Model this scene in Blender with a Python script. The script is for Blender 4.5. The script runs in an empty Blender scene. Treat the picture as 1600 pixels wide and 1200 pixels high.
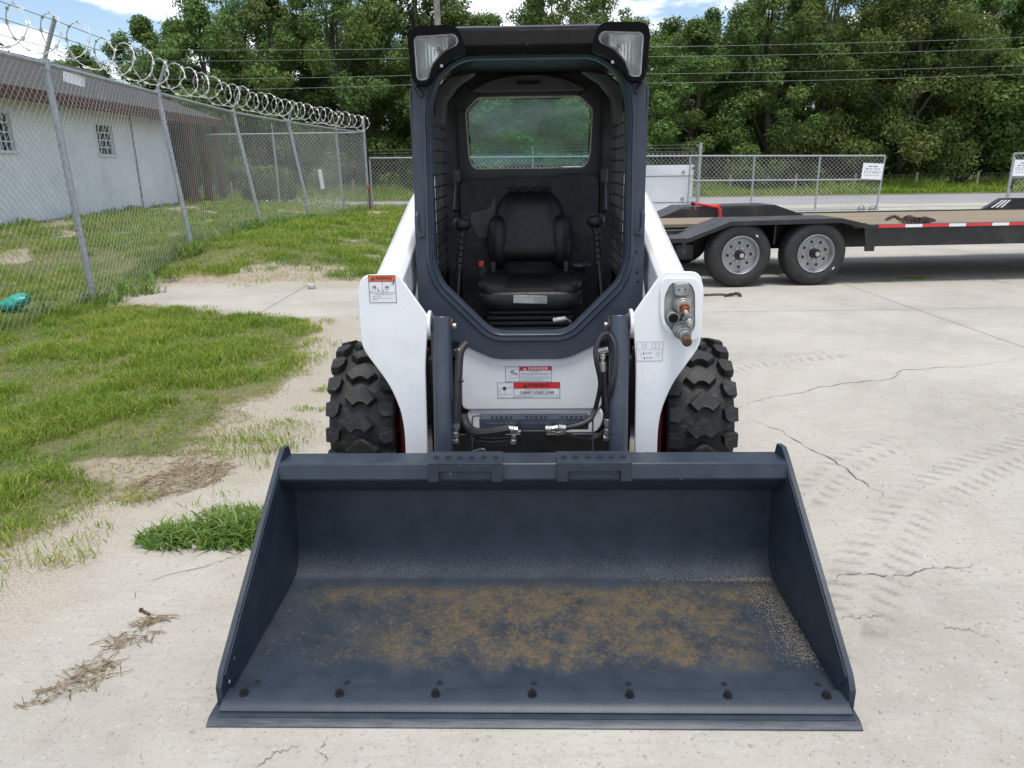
import bpy, bmesh, math, random
import numpy as np
from mathutils import Vector, Matrix
from mathutils.geometry import tessellate_polygon
random.seed(7); rng = np.random.default_rng(7)
scene = bpy.context.scene
COL = scene.collection
R = math.radians

# ------------------------------------------------------------------ camera
F_PX, CAM_H = 1140.0, 1.43
PITCH, ROLL = math.atan(340/1140), R(0.78)
cam_d = bpy.data.cameras.new('camera'); cam = bpy.data.objects.new('camera', cam_d); COL.objects.link(cam)
cam_d.sensor_width = 36; cam_d.lens = 36*F_PX/1600; cam_d.clip_end = 1000; cam_d.clip_start = 0.05
cam.matrix_world = Matrix.Translation((0, 0, CAM_H)) @ Matrix.Rotation(math.pi/2-PITCH, 4, 'X') @ Matrix.Rotation(-ROLL, 4, 'Z')
scene.camera = cam

# ------------------------------------------------------------------ sky, sun, exposure
SUN_EL, SUN_AZ = R(76), R(165)      # azimuth clockwise from +Y
world = bpy.data.worlds.new('World'); scene.world = world; world.use_nodes = True
wn, wl = world.node_tree.nodes, world.node_tree.links
wn.clear()
wo = wn.new('ShaderNodeOutputWorld'); bg = wn.new('ShaderNodeBackground'); bg.inputs[1].default_value = 0.145
sky = wn.new('ShaderNodeTexSky'); sky.sky_type = 'NISHITA'; sky.sun_disc = False
sky.sun_elevation = SUN_EL; sky.sun_rotation = SUN_AZ; sky.air_density = 1.0; sky.dust_density = 1.2; sky.ozone_density = 1.2
tc = wn.new('ShaderNodeTexCoord')
sep = wn.new('ShaderNodeSeparateXYZ'); wl.new(tc.outputs['Generated'], sep.inputs[0])
zz = wn.new('ShaderNodeMath'); zz.operation = 'ADD'; zz.inputs[1].default_value = 0.22; wl.new(sep.outputs[2], zz.inputs[0])
za = wn.new('ShaderNodeMath'); za.operation = 'MAXIMUM'; za.inputs[1].default_value = 0.08; wl.new(zz.outputs[0], za.inputs[0])
dv = wn.new('ShaderNodeVectorMath'); dv.operation = 'DIVIDE'; wl.new(tc.outputs['Generated'], dv.inputs[0])
cb = wn.new('ShaderNodeCombineXYZ')
for k in range(3): wl.new(za.outputs[0], cb.inputs[k])
wl.new(cb.outputs[0], dv.inputs[1])
nz = wn.new('ShaderNodeTexNoise'); nz.inputs['Scale'].default_value = 1.9; nz.inputs['Detail'].default_value = 7; nz.inputs['Roughness'].default_value = 0.55
wl.new(dv.outputs[0], nz.inputs['Vector'])
cr = wn.new('ShaderNodeMapRange'); cr.interpolation_type = 'SMOOTHSTEP'
cr.inputs[1].default_value = 0.47; cr.inputs[2].default_value = 0.58; wl.new(nz.outputs[0], cr.inputs[0])
mxw = wn.new('ShaderNodeMix'); mxw.data_type = 'RGBA'; mxw.inputs[7].default_value = (8.6, 8.9, 9.3, 1)
wl.new(cr.outputs[0], mxw.inputs[0]); wl.new(sky.outputs[0], mxw.inputs[6])
wl.new(mxw.outputs[2], bg.inputs[0]); wl.new(bg.outputs[0], wo.inputs[0])
sun_d = bpy.data.lights.new('sun', 'SUN'); sun_d.energy = 2.6; sun_d.angle = R(16); sun_d.color = (1, 0.95, 0.87)
sun = bpy.data.objects.new('sun', sun_d); COL.objects.link(sun)
sdir = Vector((math.sin(SUN_AZ)*math.cos(SUN_EL), math.cos(SUN_AZ)*math.cos(SUN_EL), math.sin(SUN_EL)))
sun.rotation_euler = sdir.to_track_quat('Z', 'Y').to_euler()
scene.view_settings.view_transform = 'Standard'; scene.view_settings.look = 'None'
scene.view_settings.exposure = 0.36; scene.view_settings.gamma = 1.0; scene.view_settings.use_curve_mapping = False
scene.render.engine = 'CYCLES'
scene.cycles.max_bounces = 6; scene.cycles.transparent_max_bounces = 24

# ------------------------------------------------------------------ measuring: a photograph pixel (1600x1200) to a point on a known plane
_fw = Vector((0, math.cos(PITCH), -math.sin(PITCH))); _u0 = Vector((0, math.sin(PITCH), math.cos(PITCH))); _r0 = Vector((1, 0, 0))
_c, _s = math.cos(-ROLL), math.sin(-ROLL)
_R = _c*_r0+_s*_u0; _U = -_s*_r0+_c*_u0; CAM = Vector((0, 0, CAM_H))
def ray(px, py): return _fw+_R*((px-800)/F_PX)-_U*((py-600)/F_PX)
def onY(px, py, Y): d = ray(px, py); return CAM+d*(Y/d.y)
def onZ(px, py, Z=0.0): d = ray(px, py); return CAM+d*((Z-CAM_H)/d.z)
def onPl(px, py, p, n): d = ray(px, py); return CAM+d*((Vector(p)-CAM).dot(Vector(n))/d.dot(Vector(n)))
M_YAW = R(-1.5); M_O = Vector((0.042, 1.59, 0))                     # the machine's own frame
M_MAT = Matrix.Translation(M_O) @ Matrix.Rotation(M_YAW, 4, 'Z'); M_INV = M_MAT.inverted()
def L(px, py, ly):
    d = M_INV.to_3x3() @ ray(px, py); c = M_INV @ CAM
    return c+d*((ly-c.y)/d.y)

def smooth(a, b, x):
    t = np.clip((np.asarray(x, float)-a)/(b-a), 0, 1); return t*t*(3-2*t)
def vnoise(x, y, seed=0):
    x = np.asarray(x, float); y = np.asarray(y, float)
    xi = np.floor(x).astype(np.int64); yi = np.floor(y).astype(np.int64); fx = x-xi; fy = y-yi
    fx = fx*fx*(3-2*fx); fy = fy*fy*(3-2*fy)
    def h(a, b):
        n = (a*374761393+b*668265263+seed*982451653) & 0xffffffff
        n = ((n ^ (n >> 13))*1274126177) & 0xffffffff
        return ((n ^ (n >> 16)) & 0xffff)/65535.0
    return (h(xi, yi)*(1-fx)+h(xi+1, yi)*fx)*(1-fy)+(h(xi, yi+1)*(1-fx)+h(xi+1, yi+1)*fx)*fy
def fbm(x, y, seed=0, o=4):
    s = 0; a = 0.5
    for k in range(o): s = s+a*vnoise(np.asarray(x)*2**k, np.asarray(y)*2**k, seed+k); a /= 2
    return s/(1-0.5**o)

# ------------------------------------------------------------------ materials
class NT:
    def __init__(self, name):
        self.m = bpy.data.materials.new(name); self.m.use_nodes = True
        self.n = self.m.node_tree.nodes; self.l = self.m.node_tree.links
        self.b = self.n['Principled BSDF']; self.out = self.n['Material Output']
        self.tc = self.n.new('ShaderNodeTexCoord')
    def obj(self, world=False):
        if world:
            g = self.n.new('ShaderNodeNewGeometry'); return g.outputs['Position']
        return self.tc.outputs['Object']
    def noise(self, scale, detail=4, rough=0.55, vec=None, stretch=None):
        t = self.n.new('ShaderNodeTexNoise'); t.inputs['Scale'].default_value = scale
        t.inputs['Detail'].default_value = detail; t.inputs['Roughness'].default_value = rough
        v = vec or self.obj()
        if stretch:
            mp = self.n.new('ShaderNodeMapping'); mp.inputs['Scale'].default_value = stretch; self.l.new(v, mp.inputs[0]); v = mp.outputs[0]
        self.l.new(v, t.inputs['Vector']); return t.outputs[0]
    def voro(self, scale, feature='F1', out='Distance', vec=None):
        t = self.n.new('ShaderNodeTexVoronoi'); t.feature = feature; t.inputs['Scale'].default_value = scale
        self.l.new(vec or self.obj(), t.inputs['Vector']); return t.outputs[out]
    def rng(self, v, a, b, c=0.0, d=1.0, sm=True):
        t = self.n.new('ShaderNodeMapRange'); t.interpolation_type = 'SMOOTHSTEP' if sm else 'LINEAR'
        for i, x in enumerate((a, b, c, d)): t.inputs[i+1].default_value = x
        self.l.new(v, t.inputs[0]); return t.outputs[0]
    def math(self, op, a, b=None):
        t = self.n.new('ShaderNodeMath'); t.operation = op
        for i, x in enumerate((a, b)):
            if x is None: continue
            if isinstance(x, (int, float)): t.inputs[i].default_value = x
            else: self.l.new(x, t.inputs[i])
        return t.outputs[0]
    def mix(self, f, a, b):
        t = self.n.new('ShaderNodeMix'); t.data_type = 'RGBA'
        for sock, x in ((t.inputs[0], f), (t.inputs[6], a), (t.inputs[7], b)):
            if isinstance(x, (int, float)): sock.default_value = x
            elif isinstance(x, tuple): sock.default_value = (*x[:3], 1)
            else: self.l.new(x, sock)
        return t.outputs[2]
    def attr(self, name, out='Fac'):
        t = self.n.new('ShaderNodeAttribute'); t.attribute_name = name; return t.outputs[out]
    def rand(self):
        t = self.n.new('ShaderNodeObjectInfo'); return t.outputs['Random']
    def xyz(self, vec=None):
        t = self.n.new('ShaderNodeSeparateXYZ'); self.l.new(vec or self.obj(), t.inputs[0]); return t.outputs
    def color(self, c): self.l.new(c, self.b.inputs['Base Color']) if not isinstance(c, tuple) else setattr(self.b.inputs['Base Color'], 'default_value', (*c[:3], 1))
    def rough(self, r): self.l.new(r, self.b.inputs['Roughness']) if not isinstance(r, (int, float)) else setattr(self.b.inputs['Roughness'], 'default_value', r)
    def set(self, k, v): self.b.inputs[k].default_value = v
    def bump(self, h, strength=0.3, dist=0.01):
        t = self.n.new('ShaderNodeBump'); t.inputs['Strength'].default_value = strength; t.inputs['Distance'].default_value = dist
        self.l.new(h, t.inputs['Height']); self.l.new(t.outputs[0], self.b.inputs['Normal'])

def pm(name, col, rough=0.5, metal=0.0, var=0.12, scale=8, bump=0.0, bscale=60, bdist=0.004, dirt=None, dirt_amt=0.0, coat=0.0, spec=0.5):
    t = NT(name)
    n = t.noise(scale, 5)
    lo = tuple(c*(1-var) for c in col); hi = tuple(min(1, c*(1+var)) for c in col)
    c = t.mix(t.rng(n, 0.3, 0.7), lo, hi)
    if dirt:
        f = t.math('MULTIPLY', t.rng(t.noise(scale*0.7, 8, 0.7), 0.48, 0.68), dirt_amt); c = t.mix(f, c, dirt)
    t.color(c); t.set('Metallic', metal)
    t.rough(t.rng(t.noise(scale*2.3, 4), 0.25, 0.75, max(0.02, rough*0.85), min(1, rough*1.15)))
    t.set('Coat Weight', coat); t.set('Specular IOR Level', spec)
    if bump: t.bump(t.noise(bscale, 4), bump, bdist)
    return t.m

MT = {}
def mk_white():
    t = NT('white_paint'); c = t.mix(t.rng(t.noise(5, 5), 0.3, 0.7), (0.755, 0.775, 0.795), (0.785, 0.80, 0.815))
    d = t.math('MULTIPLY', t.rng(t.noise(3.5, 9, 0.72), 0.50, 0.74), 0.22); c = t.mix(d, c, (0.42, 0.40, 0.35))
    st = t.math('MULTIPLY', t.rng(t.noise(6, 7, 0.75, stretch=(16, 16, 1)), 0.60, 0.72), 0.22); c = t.mix(st, c, (0.38, 0.36, 0.33))
    sc = t.math('MULTIPLY', t.rng(t.noise(10, 4, 0.8, stretch=(9, 9, 0.8)), 0.745, 0.76), 0.6); c = t.mix(sc, c, (0.25, 0.25, 0.25))
    ch = t.math('MULTIPLY', t.rng(t.noise(70, 3, 0.6), 0.735, 0.75), 0.75); c = t.mix(ch, c, (0.20, 0.15, 0.11))
    t.color(c); t.rough(t.rng(t.noise(9, 5), 0.3, 0.7, 0.26, 0.40)); t.set('Coat Weight', 0.25); return t.m
MT['white'] = mk_white()
MT['slate'] = pm('slate_paint', (0.036, 0.047, 0.070), 0.36, var=0.12, scale=9, bump=0.05, bscale=150, dirt=(0.12, 0.12, 0.12), dirt_amt=0.2, coat=0.1)
MT['slate_tex'] = pm('slate_frame_paint', (0.030, 0.040, 0.060), 0.42, var=0.1, scale=14, bump=0.12, bscale=260, bdist=0.002, dirt=(0.10, 0.10, 0.10), dirt_amt=0.12)
MT['black'] = pm('black_plastic', (0.012, 0.012, 0.014), 0.42, var=0.2, scale=20, bump=0.1, bscale=300, bdist=0.001)
MT['bezel'] = pm('bezel_black', (0.0035, 0.0035, 0.004), 0.5, var=0.2, scale=20, spec=0.08)
MT['liner'] = pm('cab_liner', (0.013, 0.0145, 0.016), 0.7, var=0.25, scale=10, bump=0.1, bscale=200, bdist=0.002, dirt=(0.07, 0.065, 0.055), dirt_amt=0.25)
MT['grey_liner'] = pm('grey_liner', (0.045, 0.05, 0.052), 0.6, var=0.2, scale=10, dirt=(0.09, 0.085, 0.07), dirt_amt=0.3)
MT['vinyl'] = pm('seat_vinyl', (0.0085, 0.0085, 0.0095), 0.42, var=0.2, scale=18, bump=0.15, bscale=350, bdist=0.001, spec=0.35)
MT['steel'] = pm('zinc_steel', (0.5, 0.49, 0.46), 0.38, 0.85, var=0.2, scale=40)
MT['castgrey'] = pm('cast_metal', (0.30, 0.31, 0.31), 0.5, 0.5, var=0.25, scale=25, bump=0.2, bscale=120)
MT['bronze'] = pm('bronze_fitting', (0.26, 0.10, 0.05), 0.45, 0.6, var=0.3, scale=50)
MT['rust'] = pm('rusty_pin', (0.11, 0.06, 0.035), 0.75, 0.3, var=0.4, scale=40, bump=0.3, bscale=150)
MT['hole'] = pm('dark_recess', (0.006, 0.006, 0.006), 0.9, var=0.1)  # near black; on discs and slots it paints the shade inside openings
MT['hose'] = pm('hose_rubber', (0.016, 0.016, 0.018), 0.5, var=0.25, scale=30)
MT['red'] = pm('dark_red_paint', (0.20, 0.018, 0.012), 0.5, var=0.2, dirt=(0.1, 0.07, 0.05), dirt_amt=0.5)
MT['redb'] = pm('bright_red_paint', (0.62, 0.03, 0.02), 0.45, var=0.2, scale=30)
MT['galv'] = pm('galvanised_steel', (0.34, 0.36, 0.38), 0.5, 0.55, var=0.18, scale=30, dirt=(0.25, 0.22, 0.18), dirt_amt=0.3)
MT['mesh'] = pm('fence_wire', (0.50, 0.50, 0.47), 0.5, 0.25, var=0.15, scale=3)
MT['razor'] = pm('razor_steel', (0.62, 0.62, 0.58), 0.4, 0.3, var=0.15, scale=40)
MT['trailer'] = pm('trailer_black_paint', (0.011, 0.0115, 0.013), 0.4, var=0.2, scale=4, dirt=(0.09, 0.08, 0.065), dirt_amt=0.3)
MT['trailer_top'] = pm('worn_steel_plate', (0.028, 0.031, 0.030), 0.55, var=0.35, scale=6, dirt=(0.10, 0.09, 0.075), dirt_amt=0.45)
MT['chain'] = pm('rusty_chain', (0.075, 0.05, 0.04), 0.7, 0.3, var=0.4, scale=60)
MT['rim'] = pm('silver_wheel', (0.27, 0.28, 0.29), 0.45, 0.3, var=0.1, scale=12, dirt=(0.2, 0.17, 0.13), dirt_amt=0.3)
MT['d_white'] = pm('decal_white', (0.74, 0.76, 0.79), 0.4, var=0.02)
MT['d_black'] = pm('decal_black', (0.02, 0.02, 0.022), 0.4, var=0.05)
MT['d_red'] = pm('decal_red', (0.62, 0.035, 0.04), 0.4, var=0.04)
MT['d_orange'] = pm('decal_orange', (0.70, 0.13, 0.045), 0.4, var=0.05)
MT['d_grey'] = pm('decal_grey', (0.28, 0.29, 0.31), 0.5, var=0.05)
MT['wallwhite'] = pm('white_house_wall', (0.80, 0.815, 0.825), 0.7, var=0.04, scale=2, bump=0.15, bscale=30, dirt=(0.55, 0.54, 0.5), dirt_amt=0.3)
MT['fascia'] = pm('brown_fascia', (0.10, 0.042, 0.030), 0.7, var=0.2, scale=6)
MT['brownwall'] = pm('brown_brick', (0.065, 0.036, 0.026), 0.85, var=0.35, scale=9)
MT['woodpost'] = pm('weathered_post', (0.28, 0.23, 0.15), 0.85, var=0.3, scale=12)
MT['polewood'] = pm('pole_wood', (0.22, 0.20, 0.17), 0.85, var=0.25, scale=6)
MT['wire'] = pm('power_cable', (0.15, 0.19, 0.165), 0.5, 0.2, var=0.1)
MT['thinwire'] = pm('thin_wire', (0.22, 0.22, 0.21), 0.5, 0.5, var=0.1)
MT['teal'] = pm('teal_plastic', (0.01, 0.30, 0.23), 0.35, var=0.25, scale=14)
MT['stone'] = pm('pale_stone', (0.42, 0.40, 0.36), 0.85, var=0.2, scale=30)
MT['straw'] = pm('dead_straw', (0.20, 0.15, 0.085), 0.85, var=0.55, scale=60)
MT['sandgrain'] = pm('sand_grains', (0.22, 0.195, 0.17), 0.9, var=0.7, scale=400)
MT['bark'] = pm('tree_bark', (0.06, 0.05, 0.04), 0.9, var=0.35, scale=5, bump=0.5, bscale=20, bdist=0.03)
MT['pane'] = pm('window_pane', (0.02, 0.025, 0.03), 0.08, var=0.2, scale=2)
MT['crack'] = pm('crack_dirt', (0.135, 0.122, 0.103), 0.95, var=0.4, scale=50)
MT['joint'] = pm('joint_soil', (0.08, 0.07, 0.055), 0.95, var=0.4, scale=20)
MT['panelwhite'] = pm('white_sheet_metal', (0.74, 0.76, 0.80), 0.4, var=0.04, scale=2)

def mk_rubber(name, base, dust, amt, sc):
    t = NT(name); g = t.n.new('ShaderNodeNewGeometry')
    f = t.math('MULTIPLY', t.rng(t.noise(sc, 8, 0.7, stretch=(1, 1, 2.2)), 0.5, 0.72), amt)
    t.color(t.mix(f, base, dust)); t.rough(0.62); t.bump(t.noise(sc*6, 5), 0.25, 0.003); return t.m
MT['rubber'] = mk_rubber('tyre_rubber', (0.009, 0.009, 0.0095), (0.12, 0.11, 0.09), 0.42, 26)
MT['rubber_road'] = mk_rubber('road_tyre_rubber', (0.016, 0.0165, 0.017), (0.055, 0.05, 0.043), 0.5, 7)

def mk_bucket():
    t = NT('bucket_paint'); x, y, z = t.xyz()
    base = t.mix(t.rng(t.noise(11, 6), 0.3, 0.7), (0.021, 0.030, 0.044), (0.031, 0.042, 0.059))
    n = t.noise(5.2, 8, 0.68); yj = t.math('ADD', y, t.math('MULTIPLY', t.math('SUBTRACT', n, 0.5), 0.22))
    floor = t.math('MULTIPLY', t.math('MULTIPLY', t.rng(yj, 0.16, 0.30), t.rng(yj, 0.62, 0.71, 1, 0)), t.rng(z, 0.026, 0.045, 1, 0))
    rx = t.math('MULTIPLY', t.rng(x, -0.86, -0.1, 0.30, 1.0), t.rng(x, 0.55, 0.82, 1, 0.25))
    back = t.math('MULTIPLY', t.rng(yj, 0.46, 0.60), t.rng(x, -0.82, -0.7))           # the band along the rear of the floor is rustier, right across
    cov = t.math('MULTIPLY', floor, t.math('MAXIMUM', rx, t.math('MULTIPLY', back, 0.9)))
    grain = t.rng(t.noise(95, 4, 0.75), 0.36, 0.64); mid = t.rng(t.noise(21, 7, 0.72), 0.34, 0.62); big = t.rng(n, 0.18, 0.72)
    film = t.math('MULTIPLY', cov, t.math('ADD', t.math('MULTIPLY', big, 0.55), t.math('MULTIPLY', t.math('MULTIPLY', grain, mid), 0.5)))
    c = t.mix(t.math('MULTIPLY', t.math('MULTIPLY', t.rng(film, 0.02, 0.90), t.rng(t.noise(75, 5, 0.8), 0.30, 0.62, 0.50, 1.0)), 0.80), base, (0.126, 0.092, 0.036))
    hot = t.math('MULTIPLY', t.rng(film, 0.38, 0.85), t.rng(t.noise(33, 6, 0.75), 0.47, 0.66))
    c = t.mix(t.math('MULTIPLY', hot, 0.42), c, (0.20, 0.088, 0.022))
    gr2 = t.math('MULTIPLY', t.math('MULTIPLY', floor, t.rng(t.noise(60, 4, 0.7), 0.58, 0.66)), 0.35); c = t.mix(gr2, c, (0.16, 0.15, 0.10))
    scuffz = t.math('MULTIPLY', t.rng(y, 0.66, 0.71), t.math('MULTIPLY', t.rng(z, 0.022, 0.032), t.rng(z, 0.06, 0.115, 1, 0)))
    sp = t.rng(t.noise(190, 4, 0.75), 0.46, 0.66)
    c = t.mix(t.math('MULTIPLY', t.math('MULTIPLY', scuffz, sp), 0.24), c, (0.24, 0.25, 0.26))
    scr = t.math('MULTIPLY', t.rng(t.noise(7, 7, 0.8, stretch=(1, 40, 40)), 0.62, 0.68), t.math('MULTIPLY', t.rng(y, 0.12, 0.13), t.rng(y, 0.2, 0.34, 0.75, 0.0)))
    c = t.mix(scr, c, (0.22, 0.24, 0.26))
    wear = t.math('MULTIPLY', t.rng(y, 0.028, 0.012), t.rng(t.noise(8, 6, 0.7, stretch=(1, 12, 12)), 0.35, 0.65)); c = t.mix(t.math('MULTIPLY', wear, 0.6), c, (0.11, 0.115, 0.125))
    scr2 = t.math('MULTIPLY', t.rng(t.noise(9, 7, 0.8, stretch=(26, 1, 26)), 0.66, 0.71), 0.35); c = t.mix(t.math('MULTIPLY', scr2, floor), c, (0.20, 0.20, 0.19))
    chip = t.math('MULTIPLY', t.rng(t.noise(55, 3, 0.6), 0.71, 0.74), t.rng(z, 0.40, 0.42)); c = t.mix(t.math('MULTIPLY', chip, 0.7), c, (0.25, 0.28, 0.31))
    t.color(c); t.rough(t.rng(t.math('ADD', film, scuffz), 0.0, 1.0, 0.40, 0.75)); t.bump(t.noise(170, 4, 0.7), 0.25, 0.003)
    t.set('Specular IOR Level', 0.36)
    return t.m
MT['bucket'] = mk_bucket()

def mk_glass(name, tint, dust):
    t = NT(name); t.n.remove(t.b)
    tr = t.n.new('ShaderNodeBsdfTransparent'); tr.inputs[0].default_value = (*tint, 1)
    gl = t.n.new('ShaderNodeBsdfGlossy'); gl.inputs[1].default_value = 0.02
    df = t.n.new('ShaderNodeBsdfDiffuse'); df.inputs[0].default_value = (*[0.30+0.35*c_ for c_ in tint], 1)
    fr = t.n.new('ShaderNodeFresnel'); fr.inputs[0].default_value = 1.5
    m1 = t.n.new('ShaderNodeMixShader'); t.l.new(fr.outputs[0], m1.inputs[0]); t.l.new(tr.outputs[0], m1.inputs[1]); t.l.new(gl.outputs[0], m1.inputs[2])
    m2 = t.n.new('ShaderNodeMixShader')
    sp = t.math('MULTIPLY', t.rng(t.noise(45, 3, 0.6), 0.72, 0.76), 0.7)
    f = t.math('ADD', t.math('MULTIPLY', t.rng(t.noise(5, 6, 0.6), 0.3, 0.8), dust), sp)  # dust film, kept strong to put haze and brightness into the glass
    t.l.new(f, m2.inputs[0]); t.l.new(m1.outputs[0], m2.inputs[1]); t.l.new(df.outputs[0], m2.inputs[2])
    t.l.new(m2.outputs[0], t.out.inputs[0]); return t.m
MT['glass'] = mk_glass('tinted_rear_glass', (0.62, 0.90, 0.86), 0.20)
def mk_reflector():
    t = NT('chrome_reflector'); x = t.xyz()[0]
    fl = t.math('SINE', t.math('MULTIPLY', x, 520.0)); t.color(t.mix(t.rng(t.noise(14, 4), 0.3, 0.7), (0.78, 0.78, 0.76), (0.92, 0.92, 0.90)))
    t.set('Metallic', 0.6); t.rough(0.32); t.bump(fl, 0.22, 0.002); return t.m
MT['reflector'] = mk_reflector()
MT['clear'] = mk_glass('clear_lens', (0.93, 0.94, 0.93), 0.16)
def mk_concrete():
    t = NT('concrete'); p = t.obj(True)
    n1 = t.noise(0.9, 6, 0.6, p); n2 = t.noise(7, 7, 0.65, p); n3 = t.noise(60, 4, 0.7, p)
    c = t.mix(t.rng(n1, 0.3, 0.7), (0.335, 0.312, 0.268), (0.445, 0.417, 0.362))
    c = t.mix(t.math('MULTIPLY', t.rng(n2, 0.35, 0.7), 0.35), c, (0.46, 0.445, 0.41))
    c = t.mix(t.math('MULTIPLY', t.rng(n3, 0.52, 0.70), 0.45), c, (0.22, 0.205, 0.18))
    v = t.voro(95, 'F1', 'Distance', p); vc = t.voro(95, 'F1', 'Color', p); vx = t.xyz(vc)
    fleck = t.math('MULTIPLY', t.rng(v, 0.16, 0.26, 1, 0), t.rng(vx[0], 0.72, 0.78))
    c = t.mix(t.math('MULTIPLY', fleck, 0.45), c, (0.56, 0.54, 0.49))
    v2 = t.voro(31, 'F1', 'Distance', p); w2 = t.xyz(t.voro(31, 'F1', 'Color', p)); f2 = t.math('MULTIPLY', t.rng(v2, 0.10, 0.22, 1, 0), t.rng(w2[2], 0.80, 0.86)); c = t.mix(t.math('MULTIPLY', f2, 0.5), c, (0.52, 0.49, 0.43))
    pit = t.rng(t.noise(33, 6, 0.75, p), 0.60, 0.70); c = t.mix(t.math('MULTIPLY', pit, 0.5), c, (0.22, 0.20, 0.17))
    br = t.noise(5, 6, 0.7, p, (1.0, 9.0, 1.0)); c = t.mix(t.math('MULTIPLY', t.rng(br, 0.48, 0.66), 0.30), c, (0.29, 0.275, 0.24))
    lg = t.noise(0.33, 5, 0.6, p); c = t.mix(t.math('MULTIPLY', t.rng(lg, 0.50, 0.68), 0.35), c, (0.27, 0.255, 0.225))
    dk = t.math('MULTIPLY', t.rng(v, 0.14, 0.24, 1, 0), t.rng(vx[1], 0.84, 0.88))
    c = t.mix(t.math('MULTIPLY', dk, 0.7), c, (0.12, 0.11, 0.10))
    warm = t.math('MULTIPLY', t.rng(t.noise(2.3, 6, 0.7, p), 0.55, 0.75), 0.4)
    c = t.mix(warm, c, (0.37, 0.32, 0.245))
    a = t.attr('dirt'); ad = t.math('MULTIPLY', t.rng(t.math('ADD', a, t.math('MULTIPLY', t.math('SUBTRACT', n2, 0.5), 0.8)), 0.25, 0.8), 0.85)
    sand = t.mix(t.rng(t.noise(110, 3, 0.7, p), 0.4, 0.62), (0.27, 0.235, 0.18), (0.42, 0.38, 0.31))
    c = t.mix(ad, c, sand)
    s = t.attr('stain'); c = t.mix(t.math('MULTIPLY', s, t.rng(t.noise(22, 6, 0.7, p), 0.28, 0.58)), c, (0.20, 0.185, 0.16))
    t.color(c); t.rough(0.9); t.set('Specular IOR Level', 0.3)
    h = t.math('SUBTRACT', t.math('ADD', t.math('MULTIPLY', n3, 0.5), t.math('MULTIPLY', n2, 1.2)), t.math('MULTIPLY', pit, 0.7))
    t.bump(t.math('ADD', h, t.math('MULTIPLY', fleck, 0.15)), 0.55, 0.008)
    return t.m
MT['concrete'] = mk_concrete()
def mk_asphalt():
    t = NT('pale_road'); p = t.obj(True)
    c = t.mix(t.rng(t.noise(0.7, 6, 0.6, p), 0.3, 0.7), (0.24, 0.245, 0.25), (0.30, 0.30, 0.30)); t.color(c); t.rough(0.9); t.bump(t.noise(40, 3, 0.6, p), 0.2, 0.01); return t.m
MT['asphalt'] = mk_asphalt()
def mk_soil():
    t = NT('lawn_soil'); p = t.obj(True)
    c = t.mix(t.rng(t.noise(1.6, 6, 0.65, p), 0.35, 0.65), (0.10, 0.12, 0.035), (0.18, 0.16, 0.075))
    c = t.mix(t.rng(t.attr('dirt'), 0.3, 0.9), c, t.mix(t.noise(9, 6, 0.7, p), (0.24, 0.19, 0.125), (0.42, 0.37, 0.285)))
    c = t.mix(t.math('MULTIPLY', t.rng(t.noise(26, 5, 0.7, p), 0.45, 0.7), 0.6), c, (0.055, 0.06, 0.02))
    t.color(c); t.rough(0.95); t.bump(t.noise(25, 6, 0.7, p), 0.7, 0.02); return t.m
MT['soil'] = mk_soil()
def mk_field():
    t = NT('rough_ground'); p = t.obj(True)
    c = t.mix(t.rng(t.noise(0.5, 6, 0.65, p), 0.35, 0.65), (0.07, 0.10, 0.025), (0.13, 0.15, 0.045)); t.color(c); t.rough(0.95); return t.m
MT['field'] = mk_field()
def mk_grass(name, cols):
    t = NT(name); a = t.attr('tint'); n = t.noise(1.3, 5, 0.6, t.obj(True))
    c = t.mix(t.rng(a, 0.0, 0.55, sm=False), cols[0], cols[1]); c = t.mix(t.rng(a, 0.5, 0.85, sm=False), c, cols[2]); c = t.mix(t.rng(a, 0.88, 0.95), c, cols[3])
    c = t.mix(t.math('MULTIPLY', t.rng(n, 0.45, 0.7), 0.45), c, cols[2])
    t.color(c); t.rough(0.55); t.set('Specular IOR Level', 0.3)
    tr = t.n.new('ShaderNodeBsdfTranslucent'); t.l.new(c, tr.inputs[0]); ms = t.n.new('ShaderNodeMixShader'); ms.inputs[0].default_value = 0.35
    t.l.new(t.b.outputs[0], ms.inputs[1]); t.l.new(tr.outputs[0], ms.inputs[2]); t.l.new(ms.outputs[0], t.out.inputs[0])
    return t.m
MT['grass'] = mk_grass('lawn_grass', ((0.13, 0.23, 0.022), (0.225, 0.335, 0.036), (0.35, 0.385, 0.062), (0.46, 0.39, 0.19)))
MT['weed'] = mk_grass('broad_grass', ((0.085, 0.175, 0.030), (0.14, 0.26, 0.042), (0.22, 0.31, 0.07), (0.36, 0.31, 0.14)))
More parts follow.
